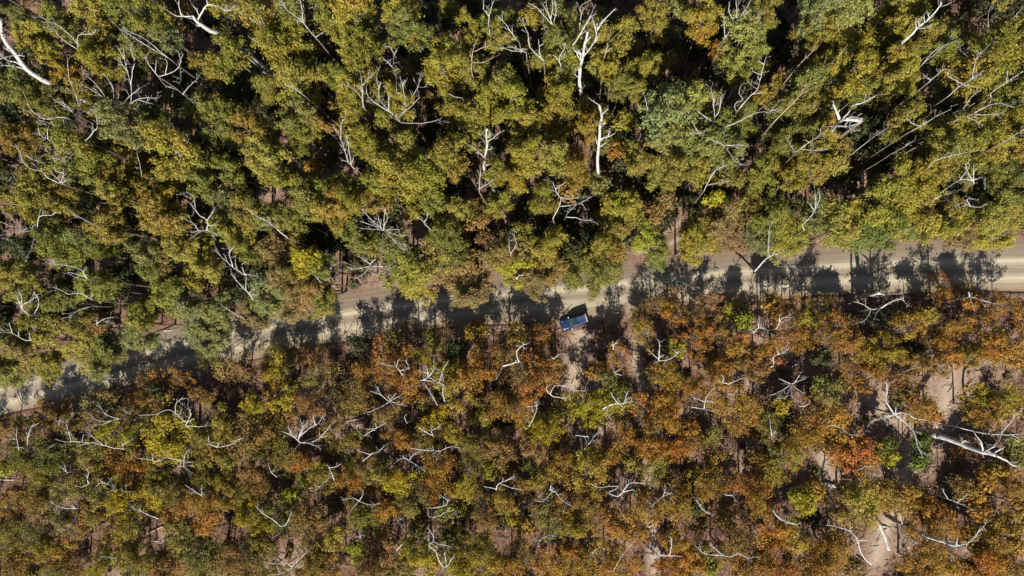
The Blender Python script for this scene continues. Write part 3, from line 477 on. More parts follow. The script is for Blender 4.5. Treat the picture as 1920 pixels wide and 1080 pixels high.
def bark(name, c1, c2, c3, scale):
    m, nt, out = new_mat(name)
    geo = nt.nodes.new('ShaderNodeNewGeometry')
    f = noise(nt, geo.outputs['Position'], scale, 6, 0.65, 0.8)
    g = noise(nt, geo.outputs['Position'], scale * 0.22, 3, 0.5)
    c = mixc(nt, ramp(nt, f, [(0.32, c1), (0.55, c2)]), c3, ramp(nt, g, [(0.5, 0.0), (0.68, 1.0)]))
    p = N(nt, 'ShaderNodeBsdfPrincipled', Roughness=0.85)
    p.inputs['Specular IOR Level'].default_value = 0.2
    b = nt.nodes.new('ShaderNodeBump')
    b.inputs['Strength'].default_value = 0.5; b.inputs['Distance'].default_value = 0.03
    nt.links.new(f, b.inputs['Height']); nt.links.new(b.outputs[0], p.inputs['Normal'])
    nt.links.new(c, p.inputs['Base Color'])
    nt.links.new(p.outputs[0], out.inputs['Surface'])
    return m


M['dead'] = bark('bleached_dead_wood', (0.18, 0.175, 0.165), (0.41, 0.405, 0.39), (0.25, 0.24, 0.22), 2.2)
M['tan'] = bark('tan_dead_wood', (0.20, 0.145, 0.10), (0.33, 0.25, 0.18), (0.26, 0.195, 0.145), 2.2)
M['bark'] = bark('gum_bark', (0.065, 0.05, 0.04), (0.17, 0.13, 0.105), (0.105, 0.08, 0.06), 3.0)
M['twig'] = bark('fallen_twigs', (0.06, 0.042, 0.034), (0.22, 0.175, 0.145), (0.11, 0.08, 0.065), 1.2)


def ground_colour(nt, pos):
    big = noise(nt, pos, 0.05, 4, 0.6, 0.4)
    mid = noise(nt, pos, 0.30, 6, 0.72, 0.5)
    fine = noise(nt, pos, 1.6, 6, 0.8, 0.3)
    c = ramp(nt, mid, [(0.33, (0.050, 0.029, 0.021)), (0.50, (0.118, 0.068, 0.049)), (0.66, (0.195, 0.124, 0.093))])
    c = mixc(nt, c, (0.255, 0.188, 0.150), ramp(nt, big, [(0.50, 0.0), (0.64, 0.75)]))
    c = mixc(nt, c, ramp(nt, fine, [(0.34, (0.28, 0.24, 0.23)), (0.50, (0.95, 0.93, 0.92)), (0.68, (1.5, 1.45, 1.4))]), 0.9, 'MULTIPLY')
    v = nt.nodes.new('ShaderNodeTexVoronoi')
    v.inputs['Scale'].default_value = 1.3
    nt.links.new(pos, v.inputs['Vector'])
    c = mixc(nt, c, (0.34, 0.27, 0.22), ramp(nt, v.outputs['Distance'], [(0.08, 0.6), (0.16, 0.0)]))
    return c, fine, mid


def ground_bsdf(nt, out, col, h, dist=0.06):
    p = N(nt, 'ShaderNodeBsdfPrincipled', Roughness=0.95)
    p.inputs['Specular IOR Level'].default_value = 0.1
    b = nt.nodes.new('ShaderNodeBump')
    b.inputs['Strength'].default_value = 0.7; b.inputs['Distance'].default_value = dist
    nt.links.new(h, b.inputs['Height']); nt.links.new(b.outputs[0], p.inputs['Normal'])
    nt.links.new(col, p.inputs['Base Color'])
    nt.links.new(p.outputs[0], out.inputs['Surface'])


m, nt, out = new_mat('leaf_litter_soil')
geo = nt.nodes.new('ShaderNodeNewGeometry')
c, f, md = ground_colour(nt, geo.outputs['Position'])
ground_bsdf(nt, out, c, f, 0.10)
M['ground'] = m


def track_mat(name, profile, soft, streaky=0.8):
    """earth track: its colour runs across the width (UV y), broken up by grit, and frays into the litter at both edges"""
    m, nt, out = new_mat(name)
    geo = nt.nodes.new('ShaderNodeNewGeometry')
    pos = geo.outputs['Position']
    g, f, md = ground_colour(nt, pos)
    uv = N(nt, 'ShaderNodeUVMap', uv_map='track')
    sx = nt.nodes.new('ShaderNodeSeparateXYZ')
    nt.links.new(uv.outputs[0], sx.inputs[0])
    st = nt.nodes.new('ShaderNodeMapping')
    st.inputs['Scale'].default_value = (0.05, 9.0, 1.0)
    nt.links.new(uv.outputs[0], st.inputs['Vector'])
    streak = noise(nt, st.outputs[0], 2.2, 4, 0.6)
    wob = noise(nt, pos, 0.16, 3, 0.5)
    v = math_(nt, 'ADD', sx.outputs[1], math_(nt, 'MULTIPLY', math_(nt, 'SUBTRACT', wob, 0.5), 0.07))
    c = ramp(nt, v, profile)
    c = mixc(nt, c, ramp(nt, streak, [(0.30, (0.66, 0.64, 0.62)), (0.62, (1.10, 1.10, 1.08))]), streaky, 'MULTIPLY')
    grit = noise(nt, pos, 3.0, 6, 0.75)
    c = mixc(nt, c, ramp(nt, grit, [(0.32, (0.72, 0.70, 0.68)), (0.62, (1.08, 1.08, 1.07))]), 0.7, 'MULTIPLY')
    edge = math_(nt, 'ABSOLUTE', math_(nt, 'SUBTRACT', sx.outputs[1], 0.5))
    fray = math_(nt, 'ADD', edge, math_(nt, 'MULTIPLY', math_(nt, 'SUBTRACT', noise(nt, pos, 0.45, 6, 0.75), 0.5), 0.40))
    c = mixc(nt, c, g, ramp(nt, fray, [(soft[0], 0.0), (soft[1], 1.0)]))
    ground_bsdf(nt, out, c, grit, 0.03)
    return m


PALE, MIDC, EDGE = (0.350, 0.310, 0.238), (0.160, 0.137, 0.110), (0.175, 0.115, 0.085)
M['road'] = track_mat('gravel_road', [(0.0, EDGE), (0.20, (0.20, 0.150, 0.11)), (0.29, (0.22, 0.185, 0.142)), (0.37, PALE), (0.46, (0.178, 0.150, 0.118)),
                                      (0.51, (0.20, 0.170, 0.132)), (0.60, PALE), (0.68, MIDC), (0.80, (0.155, 0.122, 0.095)), (1.0, EDGE)], (0.36, 0.47))
M['side'] = track_mat('earth_track', [(0.0, EDGE), (0.25, (0.16, 0.11, 0.08)), (0.34, (0.26, 0.20, 0.15)), (0.45, (0.13, 0.09, 0.068)), (0.56, (0.14, 0.095, 0.07)),
                                      (0.66, (0.26, 0.20, 0.15)), (0.78, (0.16, 0.11, 0.08)), (1.0, EDGE)], (0.30, 0.46))
M['pull'] = track_mat('sandy_pull_off', [(0.0, EDGE), (0.5, (0.30, 0.238, 0.18)), (1.0, EDGE)], (0.22, 0.44))

M['clear'] = track_mat('bare_pale_soil', [(0.0, EDGE), (0.5, (0.285, 0.225, 0.178)), (1.0, EDGE)], (0.08, 0.42), 0.0)


def simple(name, col, rough=0.5, metal=0.0, spec=0.5, coat=0.0, vary=0.0, vs=4.0):
    m, nt, out = new_mat(name)
    p = N(nt, 'ShaderNodeBsdfPrincipled', Roughness=rough, Metallic=metal)
    p.inputs['Specular IOR Level'].default_value = spec
    p.inputs['Coat Weight'].default_value = coat
    p.inputs['Coat Roughness'].default_value = 0.12
    geo = nt.nodes.new('ShaderNodeTexCoord')
    f = noise(nt, geo.outputs['Object'], vs, 5, 0.6)
    lo = tuple(x * (1 - vary) for x in col); hi = tuple(min(1, x * (1 + vary)) for x in col)
    nt.links.new(ramp(nt, f, [(0.3, lo), (0.7, hi)]), p.inputs['Base Color'])
    nt.links.new(p.outputs[0], out.inputs['Surface'])
    return m


# ------------------------------------------------------------------ ground, road, tracks
ROAD_PX = [(-320, 815), (-120, 772), (0, 742), (150, 706), (330, 661), (500, 626), (640, 602), (760, 584), (900, 568), (1050, 557),
           (1180, 545), (1300, 531), (1450, 519), (1600, 510), (1750, 505), (1920, 503), (2100, 502), (2300, 502)]
road_c = smooth_path([at(x, y, 0) for x, y in ROAD_PX], 6)
road_np = np.array([(p.x, p.y) for p in road_c])


def road_y_px(px):
    xs = [p[0] for p in ROAD_PX]; ys = [p[1] for p in ROAD_PX]
    return float(np.interp(px, xs, ys))


def road_dist(x, y):
    """signed distance from the road's middle, + = sunless far side (up the picture)"""
    d = road_np - np.array([x, y])
    i = int(np.argmin((d * d).sum(1)))
    i0, i1 = max(i - 1, 0), min(i + 1, len(road_np) - 1)
    t = road_np[i1] - road_np[i0]; t /= np.linalg.norm(t)
    nrm = np.array([-t[1], t[0]])
    return float(-(d[i] @ nrm)), nrm


# ground: one sheet, fine under the forest, reaching to the horizon
def axis(lo, hi, step, far):
    a = np.arange(lo, hi + step, step)
    g = [hi + (far - hi) * (k / 8.0) ** 2.2 for k in range(1, 9)]
    h = [lo - (far + lo) * (k / 8.0) ** 2.2 for k in range(1, 9)]
    return np.concatenate([h[::-1], a, g])


gx, gy = axis(-125, 100, 1.1, 2500), axis(-65, 80, 1.1, 2500)
GX, GY = np.meshgrid(gx, gy)
dr = np.full(GX.shape, 1e9)
for p in road_np[::2]:
    dr = np.minimum(dr, (GX - p[0]) ** 2 + (GY - p[1]) ** 2)
dr = np.sqrt(dr)
bump = (np.sin(GX * 0.9 + 1.3 * np.sin(GY * 0.7)) + np.sin(GY * 1.1 + 1.7 * np.sin(GX * 0.55))) * 0.04 + rng.normal(0, 0.03, GX.shape)
GZ = -0.06 + bump * np.clip((dr - 6) / 4, 0, 1) * 0.55
side_px = [(1172, 545), (1184, 518), (1200, 492), (1220, 470), (1250, 448), (1290, 425)]
pull_px = [(1118, 570), (1098, 600), (1086, 640), (1079, 690), (1077, 740), (1085, 775)]
clear_px = [([(1782, 672), (1778, 740), (1745, 820), (1700, 872), (1692, 930), (1662, 985), (1640, 1060)], 6.5),
            ([(1605, 725), (1650, 765), (1700, 790), (1750, 790)], 6.0), ([(1552, 790), (1543, 850), (1556, 905), (1570, 950)], 5.5),
            ([(1190, 612), (1194, 680), (1214, 760), (1222, 850), (1220, 960), (1228, 1090)], 4.2), ([(1330, 740), (1370, 770), (1400, 765)], 5.0)]
for pl in [side_px, pull_px] + [c_[0] for c_ in clear_px]:
    for q in smooth_path([at(x, y) for x, y in pl], 5):
        GZ = np.where((GX - q.x) ** 2 + (GY - q.y) ** 2 < 16, -0.06, GZ)
ny, nx = GX.shape
V = np.stack([GX, GY, GZ], -1).reshape(-1, 3)
ii = np.arange(ny * nx).reshape(ny, nx)
F = np.stack([ii[:-1, :-1], ii[:-1, 1:], ii[1:, 1:], ii[1:, :-1]], -1).reshape(-1, 4)
ground = link('ground', mesh_np('ground', V, F, M['ground'], smooth=True))
tag(ground, 'pinkish brown forest floor covered in leaf litter', 'ground', kind='structure')


def strip(name, path, width, z, mat, cross=13, crown=0.0, wfun=None):
    V, F, UV = [], [], []
    s = 0.0
    for i, p in enumerate(path):
        t = (path[min(i + 1, len(path) - 1)] - path[max(i - 1, 0)]).normalized()
        nrm = Vector((-t.y, t.x, 0))
        if i: s += (p - path[i - 1]).length
        w = width * (wfun(i / (len(path) - 1)) if wfun else 1)
        for k in range(cross):
            v = k / (cross - 1)
            rut = -0.035 * (math.exp(-((v - .38) / .04) ** 2) + math.exp(-((v - .61) / .04) ** 2)) if crown else 0
            V.append(p + nrm * (v - 0.5) * w + Vector((0, 0, z + crown * (1 - (2 * v - 1) ** 2) + rut)))
            UV.append((s / 10.0, v))
    for i in range(len(path) - 1):
        for k in range(cross - 1):
            F.append([i * cross + k, (i + 1) * cross + k, (i + 1) * cross + k + 1, i * cross + k + 1][::-1])
    me = mesh_np(name, V, F, mat, smooth=True)
    u = me.uv_layers.new(name='track')
    for lp in me.loops:
        u.data[lp.index].uv = UV[lp.vertex_index]
    return link(name, me)


side_path = smooth_path([at(x, y) for x, y in side_px], 5)
pull_path = smooth_path([at(x, y) for x, y in pull_px], 5)
road = strip('road', road_c, 12.5, 0.004, M['road'], 21, crown=0.06)
tag(road, 'pale gravel forest road with two worn wheel tracks', 'road', kind='structure')
st = strip('side_track', side_path, 7.0, -0.012, M['side'])
tag(st, 'narrow rutted earth track turning off the road into the forest', 'track', kind='structure')
pt = strip('path', pull_path, 6.5, -0.020, M['pull'])
tag(pt, 'sandy bare pull-off running down from the parked car', 'path', kind='structure')

clear_paths = []
for k, (pl, w) in enumerate(clear_px):
    pth = smooth_path([at(x, y) for x, y in pl], 5)
    clear_paths.append(pth)
    o = strip('path', pth, w, -0.022 - 0.004 * k, M['clear'], wfun=lambda u, k=k: 0.75 + 0.35 * math.sin(u * 9 + k) ** 2)
    tag(o, ['winding strip of bare pale soil through the lower right of the forest', 'bare pale soil under the big pale dead tree at lower right',
            'short strip of bare pale soil left of the winding one at lower right', 'faint bare track running down from the road right of the car',
            'small bare patch of pale soil around the grey ground-hugging snag'][k], 'path', kind='structure')

# low earth windrow left by the grader along the sunny edge of the road
V, F = [], []
berm_path = [p for p in road_c]
k6 = 7
for i, p in enumerate(berm_path):
    t = (berm_path[min(i + 1, len(berm_path) - 1)] - berm_path[max(i - 1, 0)]).normalized()
    nrm = Vector((-t.y, t.x, 0))
    px_gap = 1.0
    if abs((p - at(1095, 560)).length) < 9: px_gap = 0.0
    hgt = (0.42 + 0.12 * math.sin(i * 1.7) + random.uniform(-.08, .08)) * px_gap
    off = -4.6 + 0.25 * math.sin(i * 0.6)
    for k in range(k6):
        v = k / (k6 - 1) * 2 - 1
        V.append(p + nrm * (off + v * 0.75) + Vector((0, 0, -0.07 + hgt * max(0, 1 - v * v) ** 0.8 + random.uniform(-.02, .02))))
for i in range(len(berm_path) - 1):
    for k in range(k6 - 1):
        F.append([i * k6 + k, i * k6 + k + 1, (i + 1) * k6 + k + 1, (i + 1) * k6 + k])
berm = link('earth_bank', mesh_np('earth_bank', V, F, M['ground'], smooth=True))
tag(berm, 'low bank of graded earth along the lower edge of the road', 'bank', kind='structure')


# ------------------------------------------------------------------ leaves
def leaves(centers, normals, size, r):
    """small pointed leaf sprays: (n,4,3) corner points"""
    n = len(centers)
    nrm = normals / (np.linalg.norm(normals, axis=1, keepdims=True) + 1e-9)
    a = r.normal(size=(n, 3))
    u = np.cross(nrm, a); u /= np.linalg.norm(u, axis=1, keepdims=True) + 1e-9
    v = np.cross(nrm, u)
    L = (size * r.uniform(0.65, 1.45, n))[:, None] * 0.5
    W = L * r.uniform(0.45, 0.8, n)[:, None]
    bend = nrm * L * r.uniform(-0.25, 0.25, n)[:, None]
    return np.stack([centers - u * L - bend, centers - v * W * 0.9, centers + u * L - bend, centers + v * W], 1)


def clumped(R, H2, nclump, nleaf, size, r, rc=(0.26, 0.42), low=-0.55, flat=0.75, boughs=0, spread=0.30):
    """leaf quads of a crown of radius R and half-height H2 about the origin: boughs, each carrying bunches of leaf sprays"""
    Q, T, C = [], [], []
    lob = [(r.uniform(0, 6.28), r.uniform(0.65, 1.25)) for _ in range(4)]

    def spot():
        ph = r.uniform(0, 2 * math.pi); cz = r.uniform(low, 0.95)
        sr = math.sqrt(max(0, 1 - min(1, abs(cz)) ** 2)) if cz > 0 else math.sqrt(max(0, 1 - (cz * 0.9) ** 2))
        w = 1.0
        for a, s_ in lob: w += (s_ - 1) * 0.9 * max(0, math.cos(ph - a))
        k = r.uniform(0.2, 1.25) ** 0.6 * w
        return np.array([R * 0.78 * sr * k * math.cos(ph), R * 0.78 * sr * k * math.sin(ph), H2 * 0.82 * cz * r.uniform(0.8, 1.0)])

    hubs = [(spot(), r.uniform(0, 1)) for _ in range(boughs)]
    for i in range(nclump):
        if boughs:
            c, bt = hubs[i % boughs]
            c = c + r.normal(0, spread * R, 3) * np.array([0.75, 0.75, 0.75])
        else:
            c, bt = spot(), r.uniform(0, 1)
        ph = r.uniform(0, 6.28)
        rr = R * r.uniform(*rc)
        n = int(nleaf * (rr / (R * sum(rc) / 2)) ** 2)
        d = r.normal(size=(n, 3)); d[:, 2] = d[:, 2] * 0.9 + 0.25
        d /= np.linalg.norm(d, axis=1, keepdims=True)
        rad = rr * np.abs(r.normal(0.78, 0.32, n)) * (1 + 0.35 * np.sin(d[:, 0] * 5 + ph) * np.sin(d[:, 1] * 6 + ph))
        p = c + d * rad[:, None] * np.array([1, 1, flat])
        Q.append(leaves(p, d * 0.9 + r.normal(size=(n, 3)) * 0.45 + np.array([0, -0.1, 0.3]), size, r))
        t = np.zeros((n, 3))
        t[:, 0] = np.clip(0.25 * bt + 0.2 * r.uniform() + 0.55 * r.uniform(0, 1, n), 0, 1)
        t[:, 1] = np.clip(0.45 * (1 - bt) + 0.25 * r.uniform() + 0.3 * r.uniform(0, 1, n), 0, 1)
        T.append(np.repeat(t, 4, 0))
        C.append(c)
    return np.concatenate(Q), np.concatenate(T), C


def quad_mesh(name, Q, T, mat):
    n = len(Q)
    return mesh_np(name, Q.reshape(-1, 3), np.arange(n * 4).reshape(n, 4), mat, cols=T)


def trunk_mesh(name, h, zc, H2, clumps, r, rad, limbs, mat):
    parts = []
    lean = [Vector((r.uniform(-.25, .25), r.uniform(-.25, .25), 0)) for _ in range(4)]
    tp = [Vector((0, 0, -0.3)), Vector((0, 0, zc * .3)) + lean[0], Vector((0, 0, zc * .62)) + lean[1], Vector((0, 0, zc)) + lean[2], Vector((0, 0, zc + H2 * .7)) + lean[3]]
    path = smooth_path(tp, 3)
    n = len(path)
    parts.append(tube_arrays(path, [rad * (1.25 if i == 0 else 1) * (1 - 0.85 * i / (n - 1)) for i in range(n)], 6))
    for c in clumps[:limbs]:
        c = Vector(c) + Vector((0, 0, zc))
        zs = max(zc * 0.55, c.z - (Vector((c.x, c.y, 0)).length * r.uniform(0.7, 1.3)))
        f = min(max(zs / (zc + H2 * .7), 0), 1)
        s = path[min(int(f * (n - 1)), n - 1)]
        mid = s.lerp(c, 0.5) + Vector((r.uniform(-.3, .3), r.uniform(-.3, .3), -0.25))
        lp = smooth_path([s, mid, c], 2)
        r0 = rad * r.uniform(0.28, 0.45)
        parts.append(tube_arrays(lp, [r0 * (1 - 0.8 * i / (len(lp) - 1)) for i in range(len(lp))], 4))
    V, F = join_arrays(parts)
    return mesh_np(name, V, F, mat, smooth=True)


# prototypes: tall gums above the road, low dry gums below it
TALL_H, TALL_R, TALL_ZC, TALL_H2 = 24.0, 3.6, 18.8, 5.0
LOW_H, LOW_R, LOW_ZC, LOW_H2 = 11.0, 3.0, 8.6, 2.3
TALL, LOW = [], []
for i in range(14):
    r = np.random.default_rng(100 + i)
    Q, T, C = clumped(TALL_R, TALL_H2 * r.uniform(0.8, 1.1), int(r.integers(80, 110)), 84, 0.31, r, rc=(0.11, 0.25), low=-0.85, boughs=int(r.integers(10, 16)), spread=0.22)
    Q[:, :, 2] += TALL_ZC
    TALL.append((quad_mesh('gum_crown', Q, T, M['leaf']), trunk_mesh('gum_trunk', TALL_H, TALL_ZC, TALL_H2, C, r, 0.26, 16, M['bark'])))
for i in range(14):
    r = np.random.default_rng(300 + i)
    Q, T, C = clumped(LOW_R, LOW_H2 * r.uniform(0.85, 1.15), int(r.integers(60, 84)), 52, 0.25, r, rc=(0.10, 0.25), low=-0.6, boughs=int(r.integers(8, 13)), spread=0.26)
    Q[:, :, 2] += LOW_ZC
    LOW.append((quad_mesh('dry_gum_crown', Q, T, M['leaf']), trunk_mesh('dry_gum_trunk', LOW_H, LOW_ZC, LOW_H2, C, r, 0.17, 20, M['bark'])))

THIN = []
for i in range(12):
    r = np.random.default_rng(500 + i)
    Q, T, C = clumped(LOW_R, LOW_H2 * r.uniform(0.85, 1.15), int(r.integers(64, 90)), 32, 0.24, r, rc=(0.10, 0.30), low=-0.6, boughs=int(r.integers(8, 14)), spread=0.30)
    Q[:, :, 2] += LOW_ZC
    THIN.append((quad_mesh('thin_gum_crown', Q, T, M['leaf']), trunk_mesh('thin_gum_trunk', LOW_H, LOW_ZC, LOW_H2, C, r, 0.16, 40, M['bark'])))

VERGE = []
for i in range(12):
    r = np.random.default_rng(700 + i)
    Q, T, C = clumped(LOW_R, LOW_H2 * r.uniform(1.0, 1.5), int(r.integers(30, 46)), 28, 0.24, r, rc=(0.08, 0.24), low=-0.8, boughs=int(r.integers(6, 10)), spread=0.24)
    Q[:, :, 2] += LOW_ZC
    VERGE.append((quad_mesh('verge_gum_crown', Q, T, M['leaf']), trunk_mesh('verge_gum_trunk', LOW_H, LOW_ZC, LOW_H2, C, r, 0.16, 36, M['bark'])))

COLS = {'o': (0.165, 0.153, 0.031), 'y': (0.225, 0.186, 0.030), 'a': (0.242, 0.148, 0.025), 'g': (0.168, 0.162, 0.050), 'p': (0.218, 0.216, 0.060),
        'l': (0.240, 0.213, 0.017), 'e': (0.098, 0.115, 0.019), 'd': (0.050, 0.056, 0.021), 'b': (0.192, 0.130, 0.040), 'r': (0.262, 0.136, 0.025)}  # d: dark leaf green, chiefly used to deepen shaded gaps
CNAME = {'o': 'olive', 'y': 'golden-olive', 'a': 'amber', 'g': 'grey-green', 'p': 'pale green', 'l': 'lime-yellow', 'e': 'deep green', 'b': 'brownish', 'r': 'rust-orange'}

entries = []
for key, txt in CROWNS.items():
    for e in txt.split('|'):
        x, y, rr, c = e.split()
        px, py = win(key, float(x), float(y))
        entries.append((px, py, float(rr) / 3.0, c))


for px, py, rp, c in [(30, 1070, 22, 'b'), (110, 1066, 24, 'o'), (250, 1062, 24, 'o'), (300, 1072, 22, 'b'), (400, 1058, 24, 'b'), (505, 1066, 24, 'o'), (590, 1068, 22, 'b'),
                      (690, 1066, 22, 'b'), (740, 1072, 22, 'o'), (905, 1064, 24, 'l'), (950, 1060, 22, 'b'), (1090, 1064, 22, 'a'), (1160, 1068, 22, 'b'), (1280, 1060, 24, 'a'),
                      (1390, 1068, 24, 'a'), (1460, 1062, 24, 'r'), (1540, 1066, 22, 'a'), (1600, 1060, 20, 'b'), (1730, 1066, 24, 'a'), (1830, 1062, 26, 'r'), (1895, 1062, 24, 'a'),
                      (38, 655, 26, 'o'), (98, 684, 24, 'y'), (205, 648, 26, 'o'), (258, 636, 24, 'g'), (478, 592, 24, 'b'), (556, 578, 24, 'b'), (606, 560, 24, 'o'), (8, 690, 24, 'o'),
                      (40, 930, 22, 'b'), (330, 935, 22, 'b'), (480, 900, 22, 'b'), (220, 900, 22, 'o'), (140, 990, 22, 'b')]:
    entries.append((px, py, rp, c))
# crowns added along the lower verge so their shadows stripe the road
for px, py, rp, c in [(1212, 592, 22, 'b'), (1292, 586, 22, 'b'), (1452, 578, 20, 'b'), (1530, 576, 22, 'o'),
                      (1765, 560, 22, 'b'), (1812, 556, 22, 'b'), (1868, 566, 22, 'b'), (96, 776, 24, 'b'), (40, 800, 24, 'o'), (12, 832, 22, 'b'), (-18, 812, 24, 'b'), (-50, 836, 24, 'o'), (72, 818, 22, 'b'), (132, 802, 22, 'o'), (182, 790, 22, 'b'), (240, 774, 22, 'b'), (300, 756, 22, 'b'), (205, 742, 20, 'b'),
                      (268, 722, 22, 'b'), (335, 712, 22, 'a'), (420, 690, 20, 'b'), (470, 668, 20, 'b'), (560, 662, 22, 'b'), (735, 640, 20, 'b'),
                      (815, 632, 20, 'o'), (895, 626, 20, 'b'), (970, 628, 20, 'b')]:
    entries.append((px, py, rp, c))


def is_north(px, py): return py < road_y_px(px)


def low_tree_height(px, py, rnd):
    # near the road, heights are set so crown shadows land on it
    d = py - road_y_px(px)
    if d < 125:
        return (min(9.0, max(3.4, (d - 12) / 11.4)) + rnd.uniform(-0.3, 2.8)) * LOW_H / LOW_ZC
    return 10.8 + rnd.uniform(-1.8, 1.6)


trees = []          # individuals
extra = []          # small or dim crowns that go into the understorey mass
for i, (px, py, rp, c) in enumerate(entries):
    rnd = random.Random(1000 + i)
    north = is_north(px, py)
    if c in 'og' and not north and px > 1000 and rnd.random() < .35:
        c = 'a'
    if c == 'b' and not north and px > 850:
        u = rnd.random()
        c = 'a' if u < .38 else 'r' if u < .52 else 'b'
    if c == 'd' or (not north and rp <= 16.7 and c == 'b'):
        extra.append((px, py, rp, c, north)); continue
    if north:
        t = min(1, max(0, (road_y_px(px) - py - 25) / 230))
        h = 13.0 + 12.0 * t + rnd.uniform(-2.2, 2.6)
        h += 2.5 * t if rp > 32 else -3.5 * t if rp < 22 else 0
        if c == 'p': h += 1.5
        if c in 'og': h -= 1.5 * t
    else:
        h = low_tree_height(px, py, rnd)
    trees.append(dict(px=px, py=py, rp=rp, c=c, north=north, h=h, rnd=rnd))
for zone in (True, False):
    z = sorted([t for t in trees if t['north'] == zone], key=lambda t: -t['rp'])
    for t in z[295:]:
        trees.remove(t)
        extra.append((t['px'], t['py'], t['rp'], t['c'], zone))

# ------------------------------------------------------------------ dead trees and their names as landmarks
def region(px, py):
    fx = px / 1920.0
    col = ('far left' if fx < .12 else 'left' if fx < .30 else 'left of centre' if fx < .44 else 'middle' if fx < .57
           else 'right of centre' if fx < .70 else 'right' if fx < .88 else 'far right')
    d = py - road_y_px(px)
    row = ('top' if py < 110 else 'upper' if d < -230 else 'above road' if d < 0 else 'below road' if d < 150 else 'lower' if py < 960 else 'bottom')
    return 'at ' + row + ' ' + col if row[-4:] != 'road' else row + ' ' + col


def seg_near(p, line):
    best = (1e9, None, None)
    for i in range(len(line) - 1):
        a, b = Vector(line[i]), Vector(line[i + 1])
        ab = b - a
        t = max(0, min(1, (p - a).dot(ab) / max(ab.length_squared, 1e-9)))
        q = a + ab * t
        d = (p - q).length
        if d < best[0]: best = (d, i, t)
    return best


def deadwood_limb(path, w0, w1, seed, twigs, sides=6):
    """one limb: tapered, slightly gnarled, with a few broken twigs"""
    r = random.Random(seed)
    L = sum((path[i + 1] - path[i]).length for i in range(len(path) - 1))
    pts = smooth_path(path, 3, 0.05, seed)
    n = len(pts)
    rad = [(w0 + (w1 - w0) * (i / (n - 1)) ** 0.8) * r.uniform(0.9, 1.1) for i in range(n)]
    parts = [tube_arrays(pts, rad, sides)]
    for _ in range(twigs):
        i = r.randrange(n // 3, n)
        d = (pts[min(i + 1, n - 1)] - pts[max(i - 1, 0)]).normalized()
        s = Vector((r.uniform(-1, 1), r.uniform(-1, 1), r.uniform(-.2, .8))).normalized()
        ln = r.uniform(0.35, 1.5) * min(1.6, 0.35 + L * 0.12)
        tip = pts[i] + (d * 0.8 + s * 0.9).normalized() * ln
        md = pts[i].lerp(tip, 0.5) + s * 0.10 * ln
        if ln > 0.7:
            s2 = Vector((r.uniform(-1, 1), r.uniform(-1, 1), r.uniform(0, .6))).normalized()
            parts.append(tube_arrays([md, md + (d + s2).normalized() * ln * .5], [rad[i] * .3, 0.016], 4))
        parts.append(tube_arrays([pts[i], md, tip], [rad[i] * .5, rad[i] * .36, 0.02], 4))
    return join_arrays(parts)


dead_groups = []
LANDMARKS = []
used_labels = set()


